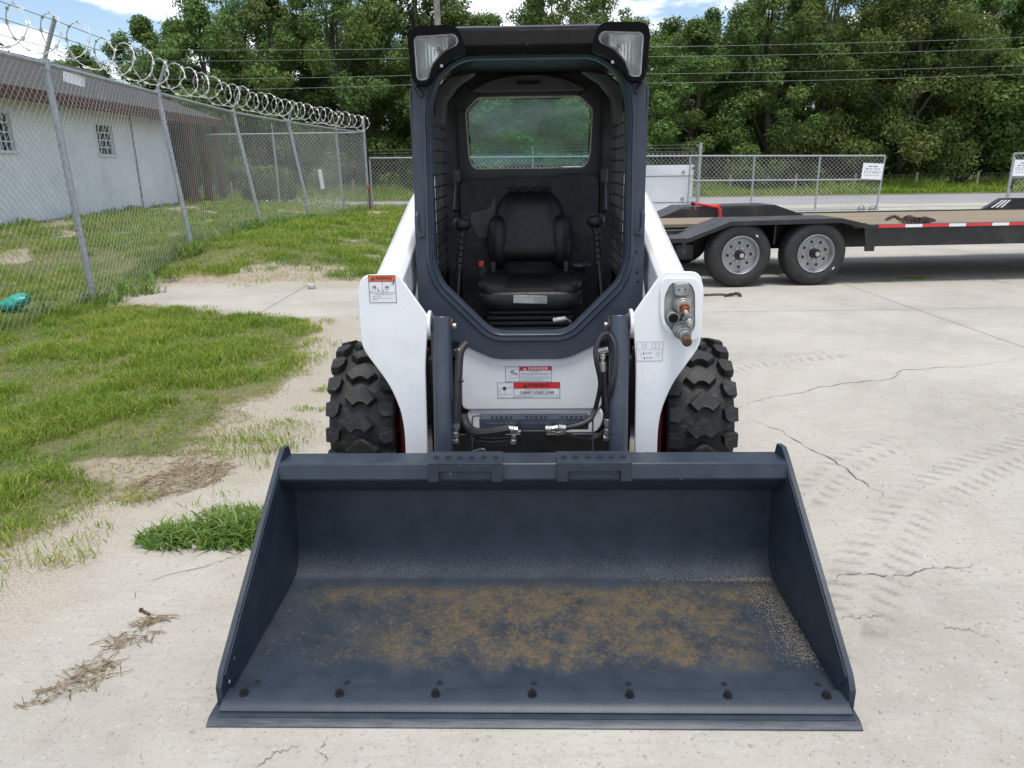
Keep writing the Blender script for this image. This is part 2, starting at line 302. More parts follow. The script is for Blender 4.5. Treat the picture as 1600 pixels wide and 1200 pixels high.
def mk_leaf(name, cols, hue=0.0):
    t = NT(name); a = t.attr('tint'); r = t.rand()
    c = t.mix(t.rng(a, 0, 1, sm=False), cols[0], cols[1]); c = t.mix(t.rng(a, 0.86, 0.98), c, cols[2])
    n = t.noise(0.35, 4, 0.6, t.obj(True)); c = t.mix(t.math('MULTIPLY', t.rng(n, 0.42, 0.68), 0.5), c, cols[3])
    hs = t.n.new('ShaderNodeHueSaturation'); t.l.new(c, hs.inputs['Color']); t.l.new(t.rng(r, 0, 1, 0.482, 0.512, False), hs.inputs['Hue']); t.l.new(t.rng(r, 0, 1, 0.8, 1.25, False), hs.inputs['Value'])
    t.l.new(hs.outputs[0], t.b.inputs['Base Color']); t.rough(0.55); t.set('Specular IOR Level', 0.3)
    tr = t.n.new('ShaderNodeBsdfTranslucent'); t.l.new(hs.outputs[0], tr.inputs[0]); ms = t.n.new('ShaderNodeMixShader'); ms.inputs[0].default_value = 0.3
    t.l.new(t.b.outputs[0], ms.inputs[1]); t.l.new(tr.outputs[0], ms.inputs[2]); t.l.new(ms.outputs[0], t.out.inputs[0])
    return t.m
MT['leaf'] = mk_leaf('oak_leaves', ((0.062, 0.118, 0.028), (0.12, 0.20, 0.044), (0.28, 0.29, 0.06), (0.18, 0.235, 0.056)))
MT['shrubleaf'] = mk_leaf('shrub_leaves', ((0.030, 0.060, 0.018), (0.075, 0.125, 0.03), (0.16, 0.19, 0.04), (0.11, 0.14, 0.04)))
def mk_plank():
    t = NT('deck_wood'); r = t.rand()
    g = t.noise(3, 7, 0.7, stretch=(0.6, 14, 14))
    c = t.mix(t.rng(g, 0.3, 0.7), (0.165, 0.125, 0.078), (0.30, 0.235, 0.15)); c = t.mix(t.math('MULTIPLY', r, 0.35), c, (0.17, 0.15, 0.125))
    c = t.mix(t.math('MULTIPLY', t.rng(t.noise(1.5, 5, 0.6), 0.52, 0.7), 0.6), c, (0.12, 0.11, 0.10)); t.color(c); t.rough(0.85); t.bump(g, 0.4, 0.004); return t.m
MT['plank'] = mk_plank()
def mk_shingle():
    t = NT('grey_shingles'); c = t.mix(t.rng(t.noise(9, 6, 0.7), 0.3, 0.7), (0.055, 0.055, 0.056), (0.10, 0.098, 0.098)); t.color(c); t.rough(1.0); t.set('Specular IOR Level', 0.1); return t.m
MT['shingle'] = mk_shingle()

# ------------------------------------------------------------------ building helpers
def tag(o, label=None, cat=None, group=None, kind=None):
    if label: o['label'] = label
    if cat: o['category'] = cat
    if group: o['group'] = group
    if kind: o['kind'] = kind
    return o
def empty(name, label, cat, loc=(0, 0, 0), group=None, kind=None, mat=None):
    o = bpy.data.objects.new(name, None); COL.objects.link(o); o.empty_display_size = 0.1
    if mat is not None: o.matrix_world = mat
    else: o.location = loc
    return tag(o, label, cat, group, kind)
def copy_tree(o, parent=None):
    c = o.copy(); COL.objects.link(c); c.parent = parent
    for ch in list(o.children): copy_tree(ch, c)
    return c

class MB:
    def __init__(self): self.v = []; self.f = []; self.mi = []; self.k = 0
    def mat(self, k): self.k = k; return self
    def add(self, vs, fs):
        o = len(self.v); self.v += [tuple(p) for p in vs]; self.f += [tuple(i+o for i in f) for f in fs]; self.mi += [self.k]*len(fs); return self
    def box(self, c, s, rot=None):
        c = Vector(c); vs = []
        for dx in (-.5, .5):
            for dy in (-.5, .5):
                for dz in (-.5, .5):
                    p = Vector((dx*s[0], dy*s[1], dz*s[2])); vs.append(c+(rot @ p if rot else p))
        return self.add(vs, [(0, 1, 3, 2), (4, 6, 7, 5), (0, 4, 5, 1), (2, 3, 7, 6), (0, 2, 6, 4), (1, 5, 7, 3)])
    def bx(self, x0, x1, y0, y1, z0, z1): return self.box(((x0+x1)/2, (y0+y1)/2, (z0+z1)/2), (x1-x0, y1-y0, z1-z0))
    def prism(self, poly, f0, f1, holes=()):
        """poly: 2D loop; f0/f1 map (u,v) to the two end faces; holes: list of 2D loops"""
        loops = [list(poly)]+[list(h) for h in holes]
        flat = [p for l in loops for p in l]; n = len(flat)
        tris = tessellate_polygon([[Vector((p[0], p[1], 0)) for p in l] for l in loops])
        vs = [f0(*p) for p in flat]+[f1(*p) for p in flat]
        fs = []
        if len(loops) == 1: fs += [tuple(range(n))[::-1], tuple(range(n, 2*n))]
        else: fs += [t for t in tris]+[tuple(i+n for i in t[::-1]) for t in tris]
        b = 0
        for l in loops:
            m = len(l)
            for i in range(m): j = (i+1) % m; fs.append((b+i, b+j, b+j+n, b+i+n))
            b += m
        return self.add(vs, fs)
    def xz(self, poly, y0, y1, holes=()): return self.prism(poly, lambda u, v: (u, y0, v), lambda u, v: (u, y1, v), holes)
    def yz(self, poly, x0, x1, holes=()): return self.prism(poly, lambda u, v: (x0, u, v), lambda u, v: (x1, u, v), holes)
    def xy(self, poly, z0, z1, holes=()): return self.prism(poly, lambda u, v: (u, v, z0), lambda u, v: (u, v, z1), holes)
    def cyl(self, p0, p1, r, n=12, r1=None, caps=True):
        p0 = Vector(p0); p1 = Vector(p1); d = (p1-p0).normalized(); a = d.orthogonal().normalized(); b = d.cross(a); r1 = r if r1 is None else r1
        vs = []
        for p, rr in ((p0, r), (p1, r1)):
            for i in range(n): t = 2*math.pi*i/n; vs.append(p+a*math.cos(t)*rr+b*math.sin(t)*rr)
        fs = [(i, (i+1) % n, (i+1) % n+n, i+n) for i in range(n)]
        if caps: fs += [tuple(range(n))[::-1], tuple(range(n, 2*n))]
        return self.add(vs, fs)
    def tube(self, pts, r, n=8, closed=False):
        pts = [Vector(p) for p in pts]; m = len(pts); vs = []; a = None
        rs = r if isinstance(r, (list, tuple)) else [r]*m
        for i in range(m):
            d = (pts[(i+1) % m if closed else min(i+1, m-1)]-pts[i-1 if (i or closed) else 0]).normalized()
            if a is None: a = d.orthogonal().normalized()
            a = (a-d*a.dot(d)); a = a.normalized() if a.length > 1e-6 else d.orthogonal().normalized(); b = d.cross(a)
            for k in range(n): t = 2*math.pi*k/n; vs.append(pts[i]+(a*math.cos(t)+b*math.sin(t))*rs[i])
        fs = []
        for i in range(m if closed else m-1):
            j = (i+1) % m
            for k in range(n): fs.append((i*n+k, i*n+(k+1) % n, j*n+(k+1) % n, j*n+k))
        if not closed: fs += [tuple(range(n))[::-1], tuple(range((m-1)*n, m*n))]
        return self.add(vs, fs)
    def lathe(self, prof, n, fn, closed=False):
        """prof: list of (a, r); fn(a, r, t) -> point"""
        m = len(prof); vs = [fn(a, r, 2*math.pi*k/n) for a, r in prof for k in range(n)]; fs = []
        for i in range(m if closed else m-1):
            j = (i+1) % m
            for k in range(n): fs.append((i*n+k, i*n+(k+1) % n, j*n+(k+1) % n, j*n+k))
        if not closed: fs += [tuple(range(n))[::-1], tuple(range((m-1)*n, m*n))]
        return self.add(vs, fs)
    def ell(self, c, r, nu=14, nv=9, p=1.0):
        c = Vector(c); sg = lambda x: math.copysign(abs(x)**p, x)
        prof = [(math.pi*i/nv-math.pi/2) for i in range(nv+1)]
        vs = []
        for i, t in enumerate(prof):
            for k in range(nu):
                a = 2*math.pi*k/nu; vs.append(c+Vector((r[0]*sg(math.cos(t))*sg(math.cos(a)), r[1]*sg(math.cos(t))*sg(math.sin(a)), r[2]*sg(math.sin(t)))))
        fs = [(i*nu+k, i*nu+(k+1) % nu, (i+1)*nu+(k+1) % nu, (i+1)*nu+k) for i in range(nv) for k in range(nu)]
        return self.add(vs, fs)
    def mesh(self, name, mats, smooth_deg=35):
        me = bpy.data.meshes.new(name); me.from_pydata(self.v, [], self.f)
        for m in mats: me.materials.append(m)
        me.polygons.foreach_set('material_index', self.mi)
        bm = bmesh.new(); bm.from_mesh(me); bmesh.ops.remove_doubles(bm, verts=bm.verts, dist=1e-6); bmesh.ops.recalc_face_normals(bm, faces=bm.faces); bm.to_mesh(me); bm.free()
        if smooth_deg:
            me.polygons.foreach_set('use_smooth', [True]*len(me.polygons)); me.set_sharp_from_angle(angle=R(smooth_deg))
        me.update(); return me
    def build(self, name, mats, parent=None, bevel=0.0, smooth_deg=35, seg=2):
        if not isinstance(mats, (list, tuple)): mats = [mats]
        o = bpy.data.objects.new(name, self.mesh(name, mats, smooth_deg)); COL.objects.link(o); o.parent = parent
        if bevel:
            b = o.modifiers.new('bevel', 'BEVEL'); b.width = bevel; b.segments = seg; b.limit_method = 'ANGLE'; b.angle_limit = R(32)
        return o

def np_mesh(name, verts, faces, mat, attrs=None, smooth=False):
    """verts (N,3), faces (M,k) with k = 3 or 4"""
    me = bpy.data.meshes.new(name); verts = np.ascontiguousarray(verts, np.float32); faces = np.ascontiguousarray(faces, np.int32); k = faces.shape[1]
    me.vertices.add(len(verts)); me.vertices.foreach_set('co', verts.ravel())
    me.loops.add(faces.size); me.loops.foreach_set('vertex_index', faces.ravel())
    me.polygons.add(len(faces)); me.polygons.foreach_set('loop_start', np.arange(0, faces.size, k, dtype=np.int32))
    if smooth: me.polygons.foreach_set('use_smooth', np.ones(len(faces), bool))
    for an, av in (attrs or {}).items():
        a = me.attributes.new(an, 'FLOAT', 'POINT'); a.data.foreach_set('value', np.ascontiguousarray(av, np.float32))
    me.materials.append(mat); me.update(); me.validate(); return me
def link(name, me, parent=None):
    o = bpy.data.objects.new(name, me); COL.objects.link(o); o.parent = parent; return o

_txt = {}
def text_mesh(s):
    if s in _txt: return _txt[s]
    cu = bpy.data.curves.new('lettering', 'FONT'); cu.body = s; cu.size = 1.0; cu.align_x = 'CENTER'; cu.align_y = 'CENTER'; cu.resolution_u = 3
    o = bpy.data.objects.new('lettering', cu); COL.objects.link(o)
    dg = bpy.context.evaluated_depsgraph_get(); me = o.evaluated_get(dg).to_mesh()
    vs = np.array([v.co[:2] for v in me.vertices]); fs = [tuple(p.vertices) for p in me.polygons]
    o.evaluated_get(dg).to_mesh_clear(); COL.objects.unlink(o); bpy.data.objects.remove(o); bpy.data.curves.remove(cu)
    _txt[s] = (vs, fs); return _txt[s]

class Decal:
    """flat print in its own (u right, v up) frame, thin layers stacked towards the viewer"""
    W, K, RD, OR, GR = 0, 1, 2, 3, 4
    MATS = ['d_white', 'd_black', 'd_red', 'd_orange', 'd_grey']
    def __init__(self, org, ux, vx, nx): self.mb = MB(); self.o = Vector(org); self.u = Vector(ux).normalized(); self.n = Vector(nx).normalized(); self.v = Vector(vx).normalized()
    def P(self, u, v, l): return self.o+self.u*u+self.v*v+self.n*(0.0006*(l+1))
    def rect(self, u0, u1, v0, v1, k, l): self.mb.mat(k).add([self.P(u0, v0, l), self.P(u1, v0, l), self.P(u1, v1, l), self.P(u0, v1, l)], [(0, 1, 2, 3)])
    def poly(self, pts, k, l): self.mb.mat(k).add([self.P(a, b, l) for a, b in pts], [tuple(range(len(pts)))])
    def frame(self, u0, u1, v0, v1, w, k, l):
        self.rect(u0, u1, v0, v0+w, k, l); self.rect(u0, u1, v1-w, v1, k, l); self.rect(u0, u0+w, v0+w, v1-w, k, l); self.rect(u1-w, u1, v0+w, v1-w, k, l)
    def line(self, a, b, w, k, l):
        a = Vector(a); b = Vector(b); d = (b-a).normalized(); q = Vector((-d.y, d.x))*w/2; self.poly([a-q, b-q, b+q, a+q], k, l)
    def ring(self, c, r, w, k, l, n=16):
        for i in range(n):
            t0, t1 = 2*math.pi*i/n, 2*math.pi*(i+1)/n
            self.poly([(c[0]+math.cos(t)*q, c[1]+math.sin(t)*q) for t, q in ((t0, r-w), (t0, r), (t1, r), (t1, r-w))], k, l)
    def text(self, s, cu, cv, h, k, l, wide=None, bold=0.0):
        vs, fs = text_mesh(s); ex = vs[:, 0].max()-vs[:, 0].min(); sc = h/0.72; sx = sc if wide is None else wide/ex
        for du in ((0,) if not bold else (-bold, 0, bold)):
            self.mb.mat(k).add([self.P(cu+x*sx+du, cv+y*sc, l+(0.2*(du > 0)-0.2*(du < 0))) for x, y in vs], fs)
    def small_print(self, u0, u1, v, h, k, l, sd=0):
        rr = random.Random(sd); u = u0
        while u < u1:
            w = h*rr.uniform(0.5, 3.2); self.rect(u, min(u+w, u1), v, v+h*rr.uniform(0.55, 0.8), k, l); u += w+h*0.6
    def warn_tri(self, cu, cv, h, k, k2, l):
        self.poly([(cu-h*0.62, cv-h/2), (cu+h*0.62, cv-h/2), (cu, cv+h/2)], k, l)
        self.rect(cu-h*0.06, cu+h*0.06, cv-h*0.18, cv+h*0.2, k2, l+1); self.rect(cu-h*0.06, cu+h*0.06, cv-h*0.38, cv-h*0.27, k2, l+1)
    def build(self, name, parent, label=None):
        o = self.mb.build(name, [MT[m] for m in self.MATS], parent, smooth_deg=0)
        if label: o['label'] = label
        return o
def mir(pts): return [(-a, b) for a, b in pts]
def rrect(u0, u1, v0, v1, r, n=4):
    out = []
    for cx, cy, a0 in ((u1-r, v1-r, 0), (u0+r, v1-r, 90), (u0+r, v0+r, 180), (u1-r, v0+r, 270)):
        for i in range(n+1): t = R(a0+90*i/n); out.append((cx+r*math.cos(t), cy+r*math.sin(t)))
    return out
def round_poly(pts, r, n=3):
    out = []; m = len(pts)
    for i in range(m):
        p = Vector(pts[i]); a = Vector(pts[i-1]); b = Vector(pts[(i+1) % m]); rr = r[i] if isinstance(r, (list, tuple)) else r
        da = (a-p); db = (b-p); q = min(rr, da.length*0.45, db.length*0.45)
        if q < 1e-5: out.append(tuple(p)); continue
        s = p+da.normalized()*q; e = p+db.normalized()*q
        for k in range(n+1): t = k/n; out.append(tuple(s*(1-t)**2+p*2*t*(1-t)+e*t*t))
    return out
def spline(pts, n=6):
    pts = [Vector(p) for p in pts]; out = []
    for i in range(len(pts)-1):
        p0 = pts[max(i-1, 0)]; p1 = pts[i]; p2 = pts[i+1]; p3 = pts[min(i+2, len(pts)-1)]
        for k in range(n):
            t = k/n; out.append(0.5*((2*p1)+(p2-p0)*t+(2*p0-5*p1+4*p2-p3)*t*t+(3*p1-p0-3*p2+p3)*t**3))
    return out+[pts[-1]]

# ================================================================== THE SETTING
_yb = np.array([0.5, 2.46, 2.92, 3.34, 3.76, 4.44, 5.57, 6.6, 7.1, 7.5, 8.0, 8.4]); _xb = np.array([-2.2, -1.92, -1.80, -1.55, -1.50, -1.47, -1.42, -1.6, -2.0, -3.0, -4.0, -4.9])
def lawn(x, y):
    """> 0 inside the grass, metres from its ragged edge"""
    x = np.asarray(x, float); y = np.asarray(y, float)
    a = np.where(y < 8.4, np.interp(y, _yb, _xb)-x, -1.0)
    a = np.minimum(a, 8.25-y+np.where(x < -4.9, 9, 0))
    b = np.minimum(y-(9.62+0.15*np.sin(x*1.3)), -1.15-x)
    c = np.where(y > 7.5, -5.0-x, -1.0)
    m = np.maximum(np.maximum(a, b), c)
    m = m+(fbm(x*2.3, y*2.3, 3)-0.5)*0.45+(fbm(x*9, y*9, 4)-0.5)*0.22
    return m
def bare_patch(x, y):
    d = np.hypot((x+1.80)/0.48, (y-3.36+0.10*(x+1.80))/0.19)+(fbm(x*5, y*5, 9)-0.5)*0.9
    return smooth(1.15, 0.65, d)
def bank(x, y):
    x = np.asarray(x, float); y = np.asarray(y, float)
    w = smooth(-1.4, -4.4, -np.abs(x)*1.0)*0 + smooth(1.3, 4.4, -x)
    far = 1-0.55*smooth(14, 22, y)*smooth(-7, -5, x)
    z = 0.33*smooth(9.2, 11.6, y)*w*far
    return np.maximum(z, (0.30*smooth(6.2, 8.0, -x)+0.16*smooth(7.0, 9.5, -x))*smooth(5, 8, y))*(1-smooth(25, 28.6, y))

base = MB().box((0, 60, -0.31), (420, 420, 0.5)).build('ground', MT['field'], smooth_deg=0); tag(base, kind='structure')
xs = np.arange(-8.5, 60, 0.5)
yard = tag(MB().bx(-4.6, 60, -8, 25.4, -0.05, -0.012).build('concrete_yard', MT['joint'], smooth_deg=0), kind='structure')
road = tag(MB().bx(-160, 160, 25.6, 33.4, -0.05, 0.012).build('road', MT['asphalt'], smooth_deg=0), kind='structure')
apron = tag(MB().bx(3.4, 160, 24.2, 26.2, -0.04, 0.016).build('pavement', MT['concrete'], smooth_deg=0), kind='structure')

# concrete slabs, each a sheet with a worn edge, 8 mm soil joints between them
def track(x, y):
    out = np.zeros_like(x)
    for path, half in ((((1.10, 2.05), (1.32, 2.38), (1.70, 2.83), (2.15, 3.20), (2.75, 3.55), (3.5, 3.9)), 0.15), (((1.30, 2.95), (1.62, 3.32), (2.06, 3.62), (2.56, 3.90), (3.2, 4.18)), 0.11), (((1.3, 4.9), (1.75, 5.25), (2.5, 5.5)), 0.16)):
        p = np.array([tuple(q) for q in spline([Vector((*q, 0)) for q in path], 8)])[:, :2]; best = np.full(x.shape, 9.0); tt = np.zeros_like(x); ss = np.zeros_like(x); acc = 0.0
        for i in range(len(p)-1):
            d = p[i+1]-p[i]; ln = np.hypot(*d); d = d/ln; u = np.clip((x-p[i, 0])*d[0]+(y-p[i, 1])*d[1], 0, ln)
            ex = x-p[i, 0]-d[0]*u; ey = y-p[i, 1]-d[1]*u; r = np.hypot(ex, ey); sel = r < best
            best = np.where(sel, r, best); tt = np.where(sel, ex*-d[1]+ey*d[0], tt); ss = np.where(sel, acc+u, ss); acc += ln
        side = np.where(tt > 0, 0.5, 0.0)
        bar = smooth(0.2, 0.75, np.sin((ss/0.085+side+np.abs(tt)*4.0)*2*math.pi))
        mid = smooth(0.015, 0.04, np.abs(tt))*smooth(half, half-0.05, best)
        out = np.maximum(out, bar*mid*smooth(0.26, 0.48, fbm(x*2.2, y*2.2, 21, 2)))
    return out
def slab(x0, x1, y0, y1, step, fine=False):
    g = 0.004; nx = max(2, int((x1-x0)/step)+1); ny = max(2, int((y1-y0)/step)+1)
    lx = np.linspace(x0+g, x1-g, nx); ly = np.linspace(y0+g, y1-g, ny)
    if fine:
        lx = np.concatenate([np.arange(x0+g, 1.0, 0.045), np.arange(1.0, 3.5, 0.014), np.arange(3.5, x1-g-0.02, 0.045), [x1-g]]); ly = np.concatenate([np.arange(y0+g, 0.5, 0.3), np.arange(0.5, 1.8, 0.045), np.arange(1.8, 5.6, 0.015), np.arange(5.6, y1-g-0.02, 0.045), [y1-g]]); nx, ny = len(lx), len(ly)
    X, Y = np.meshgrid(lx, ly); x = X.ravel(); y = Y.ravel()
    z = 0.003*(fbm(x*1.2, y*1.2, 5)-0.5)
    e = np.minimum(np.minimum(x-x0, x1-x), np.minimum(y-y0, y1-y)); z = z-0.003*(e < 0.006)
    v = np.stack([x, y, z], 1); i = np.arange(nx*ny).reshape(ny, nx)
    f = np.stack([i[:-1, :-1], i[:-1, 1:], i[1:, 1:], i[1:, :-1]], -1).reshape(-1, 4)
    m = lawn(x, y); near = smooth(-0.75, 0.10, m)
    left = smooth(0.2, -1.3, x)*smooth(0.8, 1.8, y)*0.36
    dirt = np.clip(near*0.62+left*fbm(x*1.5, y*1.5, 12)*1.4, 0, 1)*smooth(14, 9, y)
    st = 0.60*track(x, y)*(step < 0.2)
    for cx, cy, r, a in ((1.5, 2.2, 0.28, 0.4), (1.25, 2.0, 0.2, 0.35), (2.0, 4.3, 0.35, 0.25), (5.5, 9.4, 0.8, 0.25), (-0.9, 1.75, 0.25, 0.2), (2.55, 4.1, 0.2, 0.3)): st = np.maximum(st, a*smooth(1.0, 0.2, np.hypot(x-cx, (y-cy)*1.2)/r)*fbm(x*7, y*7, 31))
    me = np_mesh('slab', v, f, MT['concrete'], {'dirt': dirt, 'stain': st}, True)
    link('slab', me, yard)
gx = [-5.97, -2.62, 4.08, 7.43, 10.78, 14.13, 17.48, 20.83, 24.2, 30, 40]
gy = [-6.0, 7.25, 10.6, 13.95, 17.3, 20.65, 24.2]
for i in range(len(gx)-1):
    for j in range(len(gy)-1):
        if gx[i] < -3 and gy[j] > 10: continue
        if gx[i] < 0 and gy[j] > 11: continue
        close = gx[i] < 4 and gy[j] < 0
        slab(gx[i], gx[i+1], gy[j], gy[j+1], 0.03 if close else (0.08 if gy[j] < 11 and gx[i] < 8 else 0.5), close and gx[i] > -3)
def crack(pts, w, sd=0):
    rr = random.Random(sd); pts = spline([Vector(p) for p in pts], 10); vs = []; off = 0
    for i, p in enumerate(pts):
        d = (pts[min(i+1, len(pts)-1)]-pts[max(i-1, 0)]).normalized(); q = Vector((-d.y, d.x, 0)); off = off*0.6+rr.uniform(-1, 1)*w*1.6
        ww = 0.6*w*rr.uniform(0.2, 1.0)*min(1, 0.2+3*min(i, len(pts)-1-i)/len(pts)); c = p+q*off
        vs += [(*(c-q*ww/2)[:2], 0.0032), (*(c+q*ww/2)[:2], 0.0032)]
    fs = [(2*i, 2*i+1, 2*i+3, 2*i+2) for i in range(len(pts)-1)]
    MB().add(vs, fs).build('crack', MT['crack'], yard, smooth_deg=0)
crack([onZ(*q) for q in ((1150, 640), (1200, 622), (1285, 606), (1390, 592), (1410, 580), (1500, 574), (1600, 560))], 0.014, 1)
crack([onZ(*q) for q in ((1165, 655), (1230, 680), (1300, 722), (1352, 758), (1380, 778))], 0.012, 2)
crack([onZ(*q) for q in ((1285, 906), (1340, 900), (1400, 902), (1460, 894), (1540, 880))], 0.010, 3)
crack([onZ(*q) for q in ((1462, 972), (1490, 984), (1520, 990), (1545, 993))], 0.009, 4)
crack([onZ(*q) for q in ((1305, 970), (1345, 964), (1380, 963))], 0.007, 5)
crack([onZ(*q) for q in ((396, 1199), (430, 1180), (470, 1165))], 0.006, 6)
crack([onZ(*q) for q in ((505, 1199), (500, 1175), (510, 1150))], 0.006, 7)
crack([onZ(*q) for q in ((1240, 416), (1300, 414), (1390, 412), (1490, 409), (1600, 407))], 0.03, 8)
crack([onZ(*q) for q in ((1430, 405), (1480, 414), (1520, 428), (1600, 446))], 0.045, 9)
crack([onZ(*q) for q in ((1310, 428), (1380, 424), (1425, 421), (1440, 412))], 0.03, 10)
crack([onZ(*q) for q in ((1495, 377), (1550, 381), (1600, 387))], 0.03, 11)
crack([onZ(*q) for q in ((215, 912), (330, 880), (380, 868))], 0.006, 12)

# lawn: soil terrain with a bank up to the fence, then the blades
def terrain(x0, x1, y0, y1, step):
    nx = int((x1-x0)/step)+1; ny = int((y1-y0)/step)+1
    X, Y = np.meshgrid(np.linspace(x0, x1, nx), np.linspace(y0, y1, ny)); x = X.ravel(); y = Y.ravel(); m = lawn(x, y)
    z = bank(x, y)+0.03*(fbm(x*1.7, y*1.7, 8)-0.5)*smooth(0, 0.5, m)+0.016*smooth(0.05, 0.25, m)-0.03*smooth(0.10, 0.0, m)-0.03*smooth(0.0, -0.1, m)
    i = np.arange(nx*ny).reshape(ny, nx); f = np.stack([i[:-1, :-1], i[:-1, 1:], i[1:, 1:], i[1:, :-1]], -1).reshape(-1, 4)
    bare = 1.0*smooth(0.42, 0.05, m)*(0.55+0.6*fbm(x*3, y*3, 15))+bare_patch(x, y)+0.9*smooth(0.60, 0.72, fbm(x*0.9, y*0.9, 14))*smooth(7, 10, y)
    return np.stack([x, y, z], 1), f, np.clip(bare, 0, 1)
v1, f1, d1 = terrain(-9, -1.1, 1.2, 12.0, 0.06); v2, f2, d2 = terrain(-30, -1.0, 12.0, 28.6, 0.2)
v3, f3, d3 = terrain(-30, -9.0, 1.2, 12.0, 0.3)
fv = np.concatenate([v1, v2, v3]); ff = np.concatenate([f1, f2+len(v1), f3+len(v1)+len(v2)])
tag(link('lawn_ground', np_mesh('lawn_ground', fv, ff, MT['soil'], {'dirt': np.concatenate([d1, d2, d3])}, True)), kind='structure')
bx_ = np.linspace(-120, 120, 241); by_ = np.linspace(33.2, 46, 27); X, Y = np.meshgrid(bx_, by_)
vv = np.stack([X.ravel(), Y.ravel(), 0.02+0.10*smooth(33.4, 36, Y.ravel())+0.12*(fbm(X.ravel()*0.5, Y.ravel()*0.5, 4)-0.5)*smooth(33.6, 35, Y.ravel())], 1); i = np.arange(vv.shape[0]).reshape(27, 241)
tag(link('verge_ground', np_mesh('verge_ground', vv, np.stack([i[:-1, :-1], i[:-1, 1:], i[1:, 1:], i[1:, :-1]], -1).reshape(-1, 4), MT['soil'], {'dirt': np.zeros(len(vv))}, True)), kind='structure')

def blades(x, y, z, h, w, lean, tint):
    n = len(x); a = rng.uniform(0, 2*math.pi, n); b = rng.uniform(0, 2*math.pi, n); cx, sx = np.cos(a)*w/2, np.sin(a)*w/2; lx, ly = np.cos(b)*lean, np.sin(b)*lean
    P = np.zeros((n, 5, 3))
    P[:, 0] = np.stack([x-cx, y-sx, z], 1); P[:, 1] = np.stack([x+cx, y+sx, z], 1)
    P[:, 2] = np.stack([x-cx*.8+lx*.35, y-sx*.8+ly*.35, z+h*.6], 1); P[:, 3] = np.stack([x+cx*.8+lx*.35, y+sx*.8+ly*.35, z+h*.6], 1)
    P[:, 4] = np.stack([x+lx, y+ly, z+h*(1-0.25*np.minimum(1, lean/np.maximum(h, 1e-4)))], 1)
    o = np.arange(n)[:, None]*5
    F = np.concatenate([o+np.array([[0, 1, 3]]), o+np.array([[0, 3, 2]]), o+np.array([[2, 3, 4]])], 0)
    return P.reshape(-1, 3), F, np.repeat(tint, 5)
def scatter(x0, x1, y0, y1, n, hfac=1.0, wfac=1.0, edge=0.12):
    x = rng.uniform(x0, x1, n); y = rng.uniform(y0, y1, n); m = lawn(x, y)
    tuft = fbm(x*2.6, y*2.6, 40, 3); fine = fbm(x*11, y*11, 41, 2)
    bare = np.clip(0.9*smooth(0.60, 0.72, fbm(x*0.9, y*0.9, 14))*smooth(7, 10, y)+0.85*bare_patch(x, y), 0, 1)
    p = np.maximum(smooth(-0.14, edge*3.0, m)**1.3, 0.30*smooth(-0.75, 0.0, m)*smooth(0.50, 0.68, fbm(x*4, y*4, 44, 3)))*(0.52+0.7*smooth(0.35, 0.62, tuft))*(0.4+0.6*smooth(0.3, 0.6, fine))*(1-bare)
    k = rng.uniform(0, 1, n) < p; x, y, tuft, m = x[k], y[k], tuft[k], m[k]; n = len(x)
    h = (0.022+0.058*smooth(0.40, 0.72, tuft))*rng.uniform(0.55, 1.5, n)*hfac*(0.6+0.4*smooth(0, 0.5, m))
    z = bank(x, y)+0.012
    tint = np.clip(0.15+0.55*fbm(x*0.8, y*0.8, 50, 3)+rng.normal(0, 0.16, n)+0.18*smooth(0.3, 0, m), 0, 0.86); tint = np.where(rng.uniform(0, 1, n) < 0.07+0.22*smooth(0.35, 0.0, m), rng.uniform(0.9, 1, n), tint)
    return blades(x, y, z, h, rng.uniform(0.0026, 0.0056, n)*wfac, h*rng.uniform(0.2, 1.3, n), tint)
def merge(parts):
    vs = []; fs = []; ts = []; o = 0
    for v, f, t in parts: vs.append(v); fs.append(f+o); ts.append(t); o += len(v)
    return np.concatenate(vs), np.concatenate(fs), np.concatenate(ts)
v, f, t = merge([scatter(-4.6, -0.9, 2.2, 5.2, 150000), scatter(-6.4, -0.9, 5.2, 8.6, 140000, 1.05, 1.3), scatter(-9.0, -4.6, 3.5, 8.6, 26000, 1.1, 1.4), scatter(-8.5, -1.0, 8.6, 13, 120000, 1.25, 1.9), scatter(-9.5, -1.0, 13, 19, 70000, 1.5, 3.2), scatter(-14, -1.0, 19, 28, 75000, 1.7, 5.0), scatter(-16, -8, 10, 20, 30000, 1.5, 4.0)])
tag(link('lawn_grass', np_mesh('lawn_grass', v, f, MT['grass'], {'tint': t})), 'short patchy green grass of the lawn beside the concrete and under the wire fence', 'grass', kind='stuff')
def ring_tuft(cx, cy, rx, ry, n, hm, w, zf, tmax=0.8):
    a = rng.uniform(0, 2*math.pi, n); r = np.sqrt(rng.uniform(0, 1, n)); x = cx+np.cos(a)*r*rx+0.06*(fbm(np.cos(a)*2+5, np.sin(a)*2+5, 60)-.5); y = cy+np.sin(a)*r*ry
    h = hm*rng.uniform(0.5, 1.3, n)*(1.1-0.5*r); return blades(x, y, zf(x, y), h, rng.uniform(0.6, 1.3, n)*w, h*rng.uniform(0.5, 1.7, n), np.clip(rng.uniform(0, tmax, n)+0.25*(rng.uniform(0, 1, n) < 0.08), 0, 1))
flat = lambda x, y: np.zeros_like(x)
v, f, t = merge([ring_tuft(-1.12, 2.68, 0.26, 0.13, 900, 0.10, 0.011, flat), ring_tuft(-1.38, 2.66, 0.14, 0.10, 420, 0.075, 0.009, flat), ring_tuft(-1.22, 2.88, 0.16, 0.06, 200, 0.05, 0.007, flat)])
